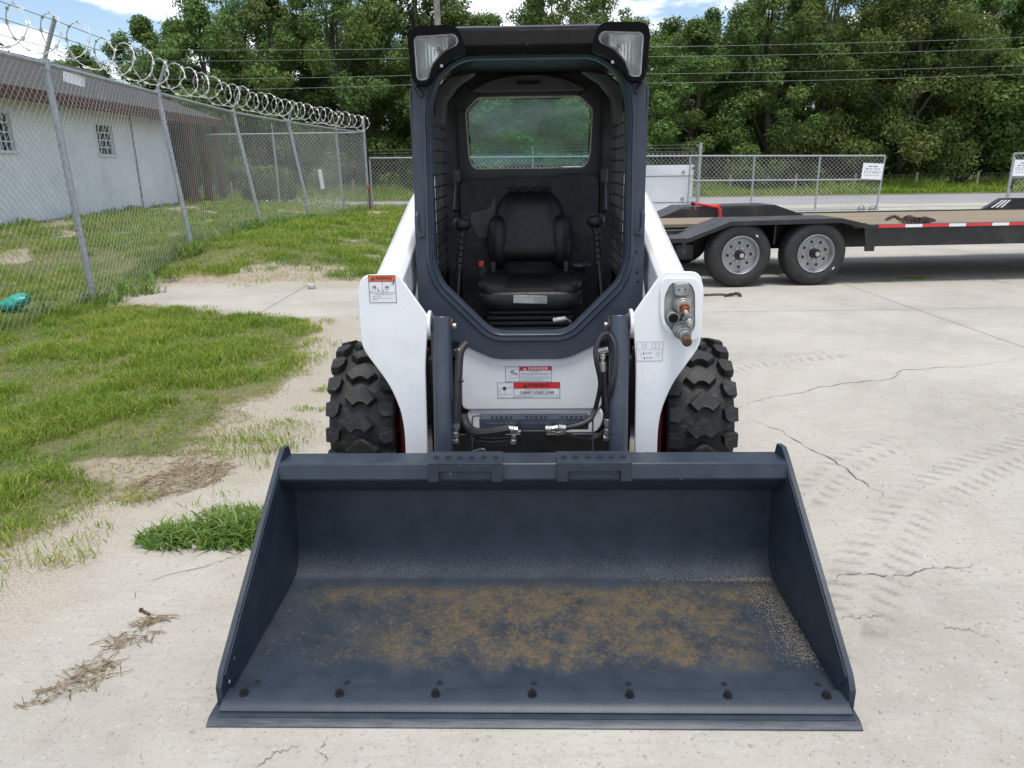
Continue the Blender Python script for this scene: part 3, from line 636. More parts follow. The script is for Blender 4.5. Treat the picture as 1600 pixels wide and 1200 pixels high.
tag(link('broad_grass_clump', np_mesh('broad_grass_clump', v, f, MT['weed'], {'tint': t})), 'clump of broad bladed grass growing through concrete beside the bucket', 'grass', kind='stuff')
# taller weeds along the foot of the fence
parts = []
for k in range(150):
    fy = rng.uniform(6.6, 24); fx = np.interp(fy, [6.7, 8.14, 11.25, 15.1, 18.3, 21.8, 24], [-4.58, -4.68, -4.83, -5.0, -4.86, -4.82, -4.5])+rng.normal(0, 0.18)
    parts.append(ring_tuft(fx, fy, 0.14, 0.14, 24, rng.uniform(0.12, 0.34), 0.010+0.0006*fy, bank, 0.97))
for k in range(60): fy = rng.uniform(9.7, 12.5); parts.append(ring_tuft(rng.uniform(-4.4, -1.3), fy, 0.15, 0.12, 30, rng.uniform(0.06, 0.15), 0.011, bank, 0.9))
v, f, t = merge(parts); tag(link('fence_weeds', np_mesh('fence_weeds', v, f, MT['weed'], {'tint': t})), 'tall weeds growing along the foot of the razor wire fence', 'weeds', kind='stuff')
n = 60000; x = rng.uniform(-34, 42, n); y = 33.5+rng.beta(1.2, 1.6, n)*6; h = rng.uniform(0.08, 0.25, n)+0.55*smooth(34.6, 36.6, y)*rng.uniform(0.3, 1.3, n)*smooth(0.35, 0.65, fbm(x*0.5, y*0.5, 70))
v, f, t = blades(x, y, np.full(n, 0.06), h, rng.uniform(0.03, 0.06, n), h*rng.uniform(0.2, 0.9, n), np.clip(0.1+0.5*fbm(x*0.3, y*0.3, 71)+rng.normal(0, .15, n), 0, 0.95))
tag(link('verge_grass', np_mesh('verge_grass', v, f, MT['grass'], {'tint': t})), 'long grass and weeds on the far verge of the road', 'grass', kind='stuff')

# ================================================================== THE SKID STEER
SK = empty('skid_steer', 'white and dark slate skid steer loader with open cab and wide front bucket', 'skid steer', mat=M_MAT)
# --- bucket
prof = [(0.02, 0.018), (0.62, 0.018), (0.69, 0.024)]+[(0.69+0.085*math.sin(R(a)), 0.109-0.085*math.cos(R(a))) for a in (20, 40, 60, 80)]+[(0.785, 0.16), (0.80, 0.35)]
outer = [(0.812, 0.35), (0.797, 0.16)]+[(0.69+0.097*math.sin(R(a)), 0.109-0.097*math.cos(R(a))) for a in (80, 60, 40, 20)]+[(0.69, 0.012), (0.62, 0.006), (0.02, 0.006)]
BK = MB().yz(prof+outer, -0.853, 0.853).build('bucket', MT['bucket'], SK, 0.0, 30)
MB().yz([(0.0, 0.001), (0.0, 0.004), (0.022, 0.0160), (0.105, 0.0165), (0.105, 0.001)], -0.875, 0.866).build('bolt_on_edge', MT['bucket'], BK, 0.0012)
MB().yz([(0.036, 0.0205), (0.038, 0.023), (0.068, 0.036), (0.114, 0.036), (0.120, 0.0185), (0.1, 0.0175), (0.05, 0.0175)], -0.853, 0.853).build('cutting_edge', MT['bucket'], BK, 0.0015)
sp = [(0.066, 0.004), (0.066, 0.072), (0.092, 0.104), (0.70, 0.486), (0.742, 0.507), (0.79, 0.50), (0.815, 0.43), (0.81, 0.004)]
for s in (-1, 1):
    MB().yz(sp, s*0.8505, s*0.8675).build('side_plate', MT['bucket'], BK, 0.002)
    MB().yz([(0.10, 0.062), (0.092, 0.095), (0.70, 0.478), (0.715, 0.445)], s*0.8475, s*0.851).build('wear_strip', MT['bucket'], BK, 0.001)
    for yy, zz_ in ((0.16, 0.10), (0.115, 0.055)): MB().cyl((s*0.8495, yy, zz_), (s*0.8500, yy, zz_), 0.008 if zz_ > 0.07 else 0.005, 10).build('side_hole', MT['d_white' if s < 0 else 'hole'], BK)  # flat discs stand for the holes, white on the left, dark on the right
MB().yz([(0.812, 0.352), (0.81, 0.462), (0.672, 0.479), (0.656, 0.424), (0.742, 0.346)], -0.853, 0.853).build('top_tube', MT['bucket'], BK, 0.006)
for x0, x1 in ((-0.343, -0.095), (0.086, 0.333)):
    st = MB(); st.bx(x0, x1, 0.640, 0.745, 0.486, 0.492); st.xz([(x0, 0.4855), (x0, 0.425), (x0+0.036, 0.425), (x0+0.036, 0.462), (x1-0.036, 0.462), (x1-0.036, 0.425), (x1, 0.425), (x1, 0.4855)], 0.640, 0.649)
    for xx in (x0, x1-0.006): st.yz([(0.650, 0.43), (0.650, 0.4855), (0.745, 0.4855), (0.745, 0.465)], xx, xx+0.006)
    so = st.build('step', MT['bucket'], BK, 0.001)
    hh = MB()
    for k in range(6): xx = x0+0.024+(x1-x0-0.048)*k/5; hh.lathe([(0.4922, 0.0), (0.4928, 0.0105), (0.4934, 0.0105)], 12, lambda a, r, t, xx=xx: (xx+math.cos(t)*r, 0.690+math.sin(t)*r*1.5, a))
    hh.build('step_holes', MT['hole'], BK)  # dark discs on the plate, coloured like the shade in open holes
bolt = MB(); bolt.cyl((0, 0, 0), (0, 0, 0.003), 0.0135, 14); bolt.cyl((0, 0, 0.003), (0, 0, 0.014), 0.0105, 6); bolt.cyl((0, 0, 0.014), (0, 0, 0.019), 0.006, 8)
bme = bolt.mesh('bolt', [MT['black']])
for k in range(7): o = link('bolt', bme, BK); o.location = (-0.80+k*0.8*2/6, 0.088, 0.036); o.rotation_euler.z = k*0.7
hme = MB().lathe([(0, 0.0), (0.0006, 0.0095), (0.0007, 0.0)], 14, lambda a, r, t: (math.cos(t)*r, math.sin(t)*r, a)).mesh('bolt_hole', [MT['hole']])
for k, xx in enumerate((-0.79, -0.53, -0.265, 0.005, 0.273, 0.543, 0.805)): o = link('bolt_hole', hme, BK); o.location = (xx, 0.158, 0.0185)  # flat discs on the floor; the shade of the holes is in their colour
for s in (-1, 1):                                                       # ears behind the bucket that carry the arms
    MB().bx(s*0.44-0.012, s*0.44+0.012, 0.813, 1.0, 0.08, 0.33).build('mounting_ear', MT['slate'], BK, 0.003)
w_ = MB(); w_.tube([(-0.853+1.706*k/60, 0.121, 0.0205+0.0015*math.sin(k*2.1)) for k in range(61)], 0.0035, 5); w_.build('weld_bead', MT['bucket'], BK)
MB().xz([(-0.5, 0.10), (0.5, 0.10), (0.47, 0.42), (-0.47, 0.42)], 0.815, 0.835).build('mounting_plate', MT['slate'], BK, 0.003)
# sand left in the bucket corner
gn = 4200; u = rng.uniform(0, 1, gn); gy_ = 0.70-0.44*u**1.1+rng.normal(0, 0.02, gn); gx_ = 0.845-np.abs(rng.normal(0, 0.055, gn))*(1.15-0.4*u); gz_ = 0.0185+rng.exponential(0.0022, gn)
e = gn//4; gx_[:e] = 0.845-np.abs(rng.exponential(0.14, e)); gy_[:e] = 0.692+rng.normal(0, 0.008, e); gz_[:e] = 0.024+rng.exponential(0.002, e)
gx_ = np.clip(gx_, -0.2, 0.846); r_ = rng.uniform(0.0009, 0.0028, gn); T = np.array([[1, 0, -.6], [-.5, .87, -.6], [-.5, -.87, -.6], [0, 0, .9]]); P = np.stack([gx_, gy_, gz_], 1)[:, None]+T[None]*r_[:, None, None]
o_ = np.arange(gn)[:, None]*4; F_ = np.concatenate([o_+np.array([q]) for q in ((0, 1, 3), (1, 2, 3), (2, 0, 3), (0, 2, 1))])
so = link('bucket_sand', np_mesh('bucket_sand', P.reshape(-1, 3), F_, MT['sandgrain'])); so.matrix_world = M_MAT; tag(so, 'loose grey sand and grit left in the right corner of the bucket', 'sand', kind='stuff')

# --- lift arms: wide front plates, sloping tubes, couplers, decals
AY = 1.12
plate = round_poly([(0.430, 0.14), (0.412, 0.36), (0.405, 0.70), (0.386, 0.885), (0.396, 0.905), (0.492, 1.052), (0.627, 1.048), (0.646, 0.985), (0.648, 0.772), (0.545, 0.615), (0.508, 0.505), (0.500, 0.42), (0.505, 0.14)], [0, 0, .05, .006, .01, .015, .045, .02, .04, .12, .1, .05, 0], 4)
ARM = {}
for s in (-1, 1):
    pl = plate if s > 0 else mir(plate)
    m = MB(); m.xz(pl, AY, AY+0.016)
    inner = round_poly([(0.448, 0.15), (0.430, 0.36), (0.425, 0.86), (0.50, 1.035), (0.60, 1.035), (0.622, 0.80), (0.53, 0.61), (0.49, 0.50), (0.487, 0.15)], 0.02)
    m.xz(inner if s > 0 else mir(inner), AY+0.0165, AY+0.13)
    ARM[s] = a = m.build('lift_arm', MT['white'], SK, 0.004)
    t = MB(); c = [(1.135, 0.985), (1.20, 1.02), (1.45, 1.085), (2.15, 1.275), (2.62, 1.36)]
    xo, xi = (0.600, 0.485)
    sec = [(xi, -0.075), (xi, 0.055), (xi+0.02, 0.075), (xo-0.028, 0.075), (xo, 0.05), (xo, -0.075)]; vs = []
    for (yy, zz_) in c[1:]:
        for (xx, dz) in sec: vs.append((s*xx, yy-dz*0.25, zz_-0.055+dz))
    fs = []
    for i in range(len(c)-2):
        for k in range(6): fs.append((i*6+k, i*6+(k+1) % 6, (i+1)*6+(k+1) % 6, (i+1)*6+k))
    fs += [tuple(range(6)), tuple(range((len(c)-2)*6, (len(c)-1)*6))]
    t.add(vs, fs); t.build('arm_tube', MT['white'], a, 0.006)
    MB().cyl((s*0.379, 1.165, 0.852), (s*0.392, 1.165, 0.852), 0.052, 24).build('pin_boss', MT['white'], a, 0.004)
    MB().cyl((s*0.366, 1.165, 0.855), (s*0.3785, 1.165, 0.855), 0.03, 14).build('pivot_pin', MT['rust'], a)
    MB().lathe([(1.100, 0.0), (1.102, 0.018), (1.119, 0.022)], 14, lambda yy, r, t2, s=s: (s*0.462+math.cos(t2)*r, yy, 0.315+math.sin(t2)*r)).build('lower_bolt', MT['slate'], a)
    MB().yz([(1.26, 0.70), (1.26, 1.0), (1.62, 1.08), (1.62, 0.98)], s*0.492, s*0.498).build('inner_gusset', MT['white'], a, 0.002)
    # tilt cylinder
    tm = MB(); tm.cyl((s*0.337, 1.145, 0.885), (s*0.337, 1.02, 0.26), 0.0365, 24)
    tc_ = tm.build('tilt_cylinder', MT['slate'], SK, 0.004)
    MB().cyl((s*0.303, 1.155, 0.850), (s*0.3655, 1.155, 0.850), 0.026, 18).build('cylinder_eye', MT['slate'], tc_, 0.003)
    b = MB(); b.cyl((s*0.296, 1.155, 0.850), (s*0.302, 1.155, 0.850), 0.026, 16); b.build('pin_washer', MT['rust'], tc_); b = MB(); b.cyl((s*0.284, 1.155, 0.845), (s*0.2955, 1.155, 0.845), 0.011, 6); b.build('pin_bolt', MT['castgrey'], tc_)
    MB().bx(s*0.378-0.004, s*0.378+0.004, 1.138, 1.20, 0.12, 0.80).build('guide_plate', MT['slate'], tc_, 0.001)
# decal on the left arm
def arm_decal(q0, q1):
    a = L(*q0, AY); b = L(*q1, AY); return Vector((a.x, AY, b.z)), b.x-a.x, a.z-b.z
org, W_, H_ = arm_decal((575, 430), (620, 473))
d = Decal(org, (1, 0, 0), (0, 0, 1), (0, -1, 0))
d.rect(0, W_, 0, H_, 0, 0); hb = H_*0.775
d.rect(0.002, W_-0.002, hb, H_-0.002, 3, 1); d.frame(0, W_, 0, H_, 0.0018, 1, 2); d.rect(0, W_, hb-0.001, hb+0.001, 1, 2); d.rect(0, W_, H_*0.355, H_*0.355+0.0012, 1, 2); d.rect(W_/2-0.0006, W_/2+0.0006, H_*0.355, hb, 1, 2)
d.warn_tri(W_*0.17, (hb+H_)/2, 0.013, 1, 3, 2); d.text('WARNING', W_*0.57, (hb+H_)/2, 0.0125, 1, 2, W_*0.62, 0.0003)
for cx_, cy_ in ((0.2, 0.56), (0.66, 0.55)):
    d.ring((W_*cx_, H_*cy_), 0.008, 0.0014, 1, 2, 10); d.rect(W_*cx_-0.002, W_*cx_+0.005, H_*cy_-0.001, H_*cy_+0.004, 1, 3); d.line((W_*cx_-0.012, H_*0.47), (W_*cx_-0.016, H_*0.40), 0.0014, 4, 2); d.line((W_*cx_-0.016, H_*0.42), (W_*cx_+0.012, H_*0.40), 0.0012, 4, 2)
d.line((W_*0.32, H_*0.52), (W_*0.37, H_*0.43), 0.003, 1, 2); d.line((W_*0.37, H_*0.43), (W_*0.42, H_*0.40), 0.0016, 1, 2); d.line((W_*0.78, H_*0.62), (W_*0.92, H_*0.72), 0.0012, 4, 2); d.line((W_*0.89, H_*0.66), (W_*0.94, H_*0.75), 0.004, 1, 2)
d.text('AVOID INJURY OR DEATH', W_*0.54, H_*0.30, 0.0036, 1, 2, W_*0.68)
for i, (u1, vv_) in enumerate(((0.45, 0.225), (0.86, 0.165), (0.3, 0.105))): d.small_print(W_*0.12, W_*u1, H_*vv_, 0.003, 4, 2, i)
d.build('warning_decal', ARM[-1], 'orange and white warning sticker with small pictograms')
org, W_, H_ = arm_decal((995, 534), (1035, 564))
d = Decal(org, (1, 0, 0), (0, 0, 1), (0, -1, 0)); d.rect(0, W_, 0, H_, 0, 0); d.frame(0, W_, 0, H_, 0.0016, 4, 1); d.rect(0, W_, H_*0.58, H_*0.58+0.0012, 4, 1)
c_ = (W_*0.29, H_*0.78); d.ring(c_, 0.008, 0.0014, 4, 1, 12)
for k in range(8): a_ = k*math.pi/4; d.line((c_[0]+math.cos(a_)*0.009, c_[1]+math.sin(a_)*0.009), (c_[0]+math.cos(a_)*0.0125, c_[1]+math.sin(a_)*0.0125), 0.0013, 4, 1)
d.frame(W_*0.57, W_*0.72, H_*0.66, H_*0.90, 0.0014, 4, 1); d.frame(W_*0.705, W_*0.86, H_*0.66, H_*0.90, 0.0014, 4, 1)
d.line((W_*0.1, H_*0.53), (W_*0.2, H_*0.34), 0.0012, 4, 1); d.line((W_*0.2, H_*0.34), (W_*0.16, H_*0.2), 0.0012, 4, 1)
for u0, u1, vv_ in ((0.24, 0.62, 0.42), (0.27, 0.66, 0.18)): d.poly([(W_*u0, H_*vv_-0.005), (W_*u0+0.006, H_*vv_-0.005), (W_*u0+0.003, H_*vv_+0.006)], 1, 1); d.small_print(W_*(u0+0.1), W_*(u0+0.24), H_*vv_-0.003, 0.006, 4, 1, 3); d.line((W_*(u0+0.26), H_*vv_), (W_*u1, H_*vv_), 0.0014, 4, 1); d.line((W_*(u0+0.25), H_*vv_), (W_*(u0+0.30), H_*vv_), 0.004, 4, 1)
d.ring((W_*0.83, H_*0.36), 0.0085, 0.0012, 4, 1, 16); d.rect(W_*0.83-0.001, W_*0.83+0.001, H_*0.36-0.004, H_*0.36+0.002, 4, 1); d.rect(W_*0.83-0.001, W_*0.83+0.001, H_*0.36+0.003, H_*0.36+0.005, 4, 1)
d.build('instruction_decal', ARM[1], 'white sticker of black outline symbols')
# quick couplers on the right arm
def A2(px, py): p = L(px, py, AY); return (p.x, p.z)
rim = round_poly([A2(1036, 434), A2(1086, 434), A2(1094, 450), A2(1093, 520), A2(1086, 530), A2(1058, 531), A2(1040, 518), A2(1031, 495), A2(1031, 448)], 0.03)
hole = round_poly([A2(1047, 441), A2(1078, 441), A2(1085, 456), A2(1085, 512), A2(1075, 525), A2(1055, 525), A2(1046, 512), A2(1037, 500), A2(1037, 463)], 0.018)
MB().xz(rim, AY-0.012, AY-0.0005, [hole]).build('coupler_surround', MT['white'], ARM[1], 0.004)
blk = MB(); blk.xz([((a-0.552)*0.99+0.552, (b-0.91)*0.99+0.91) for a, b in hole], AY-0.004, AY+0.001)
p = A2(1062, 450); blk.xz(rrect(p[0]-0.026, p[0]+0.026, p[1]-0.022, p[1]+0.024, 0.012), AY-0.045, AY-0.0045)
for q, r in (((1064, 472), 0.034), ((1064, 512), 0.036), ((1050, 493), 0.024), ((1073, 496), 0.022)): p = A2(*q); blk.cyl((p[0], AY-0.004, p[1]), (p[0], AY-0.03, p[1]-0.004), r, 18)
blk.build('coupler_block', MT['castgrey'], ARM[1], 0.003)
dd = Vector((0.02, -1, -0.22)).normalized()
def coupler(q, segs, name, m):
    p = A2(*q); b = MB(); base_ = Vector((p[0], AY-0.028, p[1]-0.004)); s_ = 0
    for ln, r in segs: b.cyl(base_+dd*s_, base_+dd*(s_+ln), r, 18); s_ += ln
    b.build(name, m, ARM[1], 0.0015)
coupler((1064, 472), ((0.012, 0.030), (0.012, 0.025)), 'coupler', MT['steel']); coupler((1065, 474), ((0.026, 0.019), (0.020, 0.013)), 'coupler', MT['bronze']); coupler((1065, 476), ((0.050, 0.009), (0.012, 0.0075)), 'coupler', MT['steel'])
coupler((1064, 512), ((0.02, 0.031), (0.018, 0.026), (0.02, 0.021)), 'coupler', MT['castgrey']); coupler((1065, 517), ((0.075, 0.018), (0.006, 0.016)), 'coupler', MT['rust'])
coupler((1050, 493), ((0.006, 0.018),), 'coupler_socket', MT['hole']); coupler((1073, 497), ((0.022, 0.014), (0.014, 0.010)), 'coupler', MT['steel'])
for q in ((1057, 450), (1067, 449)): p = A2(*q); MB().cyl((p[0], AY-0.0465, p[1]), (p[0], AY-0.045, p[1]), 0.003, 8).build('plate_screw', MT['hole'], ARM[1])

# --- belly panel, step, centre bracket, lower axle
bp = round_poly([(-0.287, 0.75), (-0.298, 0.422), (0.308, 0.422), (0.282, 0.75)], 0.03)
bm_ = MB(); bm_.xz(bp, 1.397, 1.44)
BP = bm_.build('front_panel', MT['white'], SK, 0.016, seg=4)
lp = round_poly([(-0.28, 0.42), (-0.265, 0.31), (0.29, 0.31), (0.315, 0.36), (0.315, 0.42)], 0.03); MB().xz(lp, 1.405, 1.44).build('lower_panel', MT['white'], SK, 0.008)
FY = 1.397
def decal_at(q0, q1): a = L(*q0, FY); b = L(*q1, FY); return Decal(Vector((a.x, FY, b.z)), (1, 0, 0), (0, 0, 1), (0, -1, 0)), b.x-a.x, a.z-b.z
d, W_, H_ = decal_at((789.5, 572.5), (862, 596))
u_ = W_*0.305; d.rect(0, W_, 0, H_, 0, 0); d.rect(u_, W_, H_*0.715, H_, 2, 1); d.frame(0, W_, 0, H_, 0.0016, 1, 2); d.rect(u_-0.0008, u_+0.0008, 0, H_, 1, 2)
d.warn_tri(u_+W_*0.115, H_*0.855, 0.0115, 0, 2, 2); d.text('DANGER', u_+W_*0.40, H_*0.855, 0.0115, 0, 2, W_*0.42, 0.0005); d.text('AVOID DEATH', u_+W_*0.34, H_*0.645, 0.004, 1, 2, W_*0.22)
for i, (a_, u1) in enumerate(((0.52, 0.97), (0.43, 0.97), (0.29, 0.97), (0.19, 0.97), (0.08, 0.82))): d.small_print(u_+0.005, W_*u1, H_*a_, 0.0038, 4, 2, i)
for a_, b_ in (((0.08, 0.3), (0.14, 0.45)), ((0.14, 0.45), (0.25, 0.5)), ((0.08, 0.3), (0.08, 0.14)), ((0.10, 0.22), (0.26, 0.24)), ((0.26, 0.24), (0.27, 0.45))): d.line((W_*a_[0], H_*a_[1]), (W_*b_[0], H_*b_[1]), 0.0012, 4, 2)
for a_, b_ in (((0.11, 0.66), (0.19, 0.74)), ((0.13, 0.60), (0.2, 0.58)), ((0.2, 0.56), (0.27, 0.48))): d.line((W_*a_[0], H_*a_[1]), (W_*b_[0], H_*b_[1]), 0.0034, 1, 3)
d.build('danger_decal', BP, 'white sticker with red danger heading')
d, W_, H_ = decal_at((777, 597.5), (875, 621.5))
u_ = W_*0.262; d.rect(0, W_, 0, H_, 0, 0); d.rect(u_, W_, H_*0.60, H_, 2, 1); d.frame(0, W_, 0, H_, 0.0016, 1, 2); d.rect(u_-0.0008, u_+0.0008, 0, H_, 1, 2)
d.warn_tri(u_+W_*0.18, H_*0.80, 0.017, 1, 2, 2); d.text('WARNING', u_+W_*0.40, H_*0.80, 0.0155, 1, 2, W_*0.345, 0.0003)
d.text('AVOID INJURY OR DEATH', u_+W_*0.37, H_*0.525, 0.0046, 1, 2, W_*0.38); d.text('CARRY LOAD LOW', u_+W_*0.37, H_*0.345, 0.0135, 1, 2, W_*0.545, 0.0004)
d.small_print(u_+0.004, W_*0.97, H_*0.17, 0.0034, 4, 2, 8); d.small_print(u_+0.004, W_*0.55, H_*0.08, 0.0034, 4, 2, 9)
d.ring((W_*0.115, H_*0.62), 0.008, 0.006, 1, 2, 12)
for a_, b_ in (((0.03, 0.5), (0.08, 0.7)), ((0.03, 0.5), (0.03, 0.22)), ((0.05, 0.25), (0.23, 0.25)), ((0.11, 0.4), (0.12, 0.28)), ((0.15, 0.72), (0.21, 0.66))): d.line((W_*a_[0], H_*a_[1]), (W_*b_[0], H_*b_[1]), 0.0014, 4, 2)
d.ring((W_*0.225, H_*0.68), 0.006, 0.0012, 4, 2, 12)
d.build('warning_decal', BP, 'white sticker with red warning heading reading carry load low')
s_ = MB(); s_.bx(-0.20, 0.225, 1.085, 1.15, 0.482, 0.490); s_.bx(-0.20, 0.225, 1.085, 1.092, 0.445, 0.4815)
for g0 in (-0.150, -0.015, 0.122):
    for k in range(5): xx = g0+k*0.0185; s_.bx(xx-0.0055, xx+0.0055, 1.088, 1.094, 0.4905, 0.501); s_.bx(xx-0.006, xx+0.006, 1.0835, 1.0845, 0.466, 0.478)
    s_.bx(g0-0.022, g0+0.096, 1.078, 1.083, 0.452, 0.475)
ST = s_.build('front_step', MT['slate_tex'], SK, 0.001)
for g0 in (-0.10, 0.128): MB().cyl((g0, 1.072, 0.462), (g0, 1.0775, 0.462), 0.007, 6).build('step_bolt', MT['hole'], ST)
cbk = MB().xz(round_poly([(-0.04, 0.452), (0.06, 0.452), (0.062, 0.37), (0.085, 0.30), (0.085, 0.16), (-0.055, 0.16), (-0.055, 0.31), (-0.04, 0.36)], 0.01), 1.055, 1.076).build('centre_bracket', MT['black'], SK, 0.002)
MB().cyl((0.062, 1.045, 0.315), (0.062, 1.054, 0.315), 0.009, 6).build('bracket_bolt', MT['steel'], cbk)
MB().bx(-0.36, 0.36, 1.375, 1.392, 0.14, 0.318).build('cross_plate', MT['black'], SK, 0.004)
MB().cyl((-0.36, 1.08, 0.20), (0.36, 1.08, 0.20), 0.05, 20).build('tilt_shaft', MT['slate'], SK)

# --- hoses and fittings
def hose(pts, r, name='hose', m='hose', n=10, sm=8): return MB().tube(spline([L(*p) for p in pts], sm), r, n).build(name, MT[m], SK)
hose([(728, 537, 1.16), (719, 550, 1.13), (716, 585, 1.10), (714, 625, 1.08), (713, 660, 1.07)], 0.0165, 'sleeved_hose')
hose([(724, 650, 1.16), (732, 668, 1.12), (748, 676, 1.08), (775, 674, 1.06), (796, 670, 1.06)], 0.018, 'sleeved_hose')
hose([(726, 655, 1.17), (736, 680, 1.13), (760, 690, 1.10), (800, 688, 1.08)], 0.015)
hose([(930, 640, 1.10), (938, 600, 1.08), (932, 565, 1.06), (931, 545, 1.07), (940, 525, 1.09), (952, 523, 1.10), (961, 540, 1.08), (961, 570, 1.06), (955, 600, 1.05), (950, 620, 1.06)], 0.0095)
hose([(952, 524, 1.12), (964, 535, 1.12), (966, 565, 1.09), (958, 600, 1.08), (951, 628, 1.09), (949, 655, 1.08)], 0.0095)
hose([(930, 640, 1.10), (922, 655, 1.08), (905, 664, 1.06), (882, 669, 1.06)], 0.0105)
hose([(943, 580, 1.10), (946, 610, 1.09), (949, 640, 1.08), (949, 655, 1.08)], 0.010)
hose([(876, 675, 1.09), (900, 684, 1.10), (925, 686, 1.12), (948, 672, 1.15)], 0.010)
def fitting(pts, rs, name='hose_fitting'):
    b = MB(); ps = [L(*p) for p in pts]
    for i in range(len(ps)-1): b.cyl(ps[i], ps[i+1], rs[i], 6 if i % 2 else 14)
    b.build(name, MT['steel'], SK, 0.001)
fitting([(713, 659, 1.07), (713, 669, 1.07), (712, 675, 1.07), (712, 683, 1.07)], (0.014, 0.009, 0.012)); fitting([(706, 688, 1.075), (716, 688, 1.07)], (0.013,))
fitting([(794, 670, 1.06), (803, 671, 1.055), (809, 671, 1.055)], (0.014, 0.012)); fitting([(803, 680, 1.06), (803, 687, 1.06), (801, 693, 1.06)], (0.009, 0.012))
fitting([(883, 669, 1.06), (872, 668, 1.055), (862, 670, 1.055), (853, 670, 1.06)], (0.0135, 0.012, 0.014)); fitting([(884, 673, 1.075), (868, 676, 1.07)], (0.012,))
fitting([(949, 654, 1.08), (949, 664, 1.08), (949, 670, 1.08), (949, 680, 1.08)], (0.013, 0.009, 0.012)); fitting([(943, 684, 1.085), (955, 684, 1.085)], (0.012,))
fitting([(942, 553, 1.10), (942, 560, 1.10), (942, 566, 1.10), (942, 580, 1.10)], (0.011, 0.008, 0.013))
fitting([(712, 548, 1.16), (719, 547, 1.12)], (0.007,)); fitting([(934, 549, 1.12), (951, 546, 1.10)], (0.012,)); 
hose([(738, 706, 1.08), (738, 680, 1.08), (738, 655, 1.085), (742, 650, 1.09), (752, 650, 1.10)], 0.0035, 'latch_rod', 'slate', 6)
hose([(926, 706, 1.08), (926, 680, 1.08), (926, 655, 1.085), (922, 650, 1.09), (914, 650, 1.10)], 0.0035, 'latch_rod', 'slate', 6)
hose([(738, 706, 1.06), (754, 702, 1.05), (758, 706, 1.05)], 0.006, 'latch_handle', 'slate', 6)
hose([(716, 595, 1.085), (722, 595, 1.075), (724, 596, 1.075)], 0.005, 'cable_tie', 'black', 6)

# --- cab
CY = 1.40
opening = round_poly([(-0.155, 0.762), (0.155, 0.762), (0.366, 0.975), (0.388, 1.06), (0.381, 1.66), (0.345, 1.765), (0.255, 1.828), (-0.255, 1.828), (-0.345, 1.765), (-0.381, 1.66), (-0.388, 1.06), (-0.366, 0.975)], [.05, .05, .09, .05, .06, .09, .08, .08, .09, .06, .05, .09], 5)
outer = round_poly([(-0.155, 0.652), (0.155, 0.652), (0.30, 0.726), (0.40, 0.80), (0.462, 0.865), (0.463, 1.14), (0.449, 1.75), (0.43, 1.905), (-0.43, 1.905), (-0.449, 1.75), (-0.463, 1.14), (-0.462, 0.865), (-0.40, 0.80), (-0.30, 0.726)], [.05, .05, .05, .02, .02, .1, .02, .03, .03, .02, .1, .02, .02, .05], 5)
def offs(poly, d):
    out = []; m = len(poly)
    for i in range(m):
        a = Vector(poly[i-1]); b = Vector(poly[(i+1) % m]); t = (b-a).normalized(); out.append((poly[i][0]+t.y*d, poly[i][1]-t.x*d))
    return out
ysl = lambda z: CY+0.035*(z-1.2)                                       # the face leans back a little
def ring_solid(m, out_, in_, dy0, dy1): m.prism(out_, lambda u, v: (u, ysl(v)+dy0, v), lambda u, v: (u, ysl(v)+dy1, v), [in_])
cm = MB(); ring_solid(cm, outer, offs(opening, 0.034), 0.0, 0.045)
CAB = cm.build('cab', MT['slate_tex'], SK, 0.006, seg=3)
lip = MB(); o1 = offs(opening, 0.036); loops = [(o1, 0.0), (offs(opening, 0.030), -0.007), (offs(opening, 0.020), -0.007), (offs(opening, 0.016), 0.004), (offs(opening, 0.011), 0.004), (offs(opening, 0.006), -0.004), (opening, 0.002), (opening, 0.075), (offs(opening, 0.03), 0.075)]
n = len(opening); vs = [(u, ysl(v)+dy, v) for lo, dy in loops for u, v in lo]
lip.add(vs, [(i*n+k, i*n+(k+1) % n, (i+1)*n+(k+1) % n, (i+1)*n+k) for i in range(len(loops)-1) for k in range(n)]); lip.build('door_frame', MT['slate_tex'], CAB, smooth_deg=50)
for s in (-1, 1):
    sh = MB(); sh.yz([(1.44, 0.87), (1.447, 1.14), (1.455, 1.80), (1.46, 1.90), (2.16, 1.88), (2.18, 0.82), (1.6, 0.80)], s*0.452, s*0.440, [[(1.56, 1.0), (1.56, 1.66), (2.04, 1.66), (2.04, 0.94)]]); sh.build('cab_side', MT['slate_tex'], CAB, 0.004)
    MB().bx(min(s*0.4535, s*0.463), max(s*0.4535, s*0.463), 1.43, 1.452, 0.90, 1.72).build('cab_edge', MT['slate_tex'], CAB, 0.003)
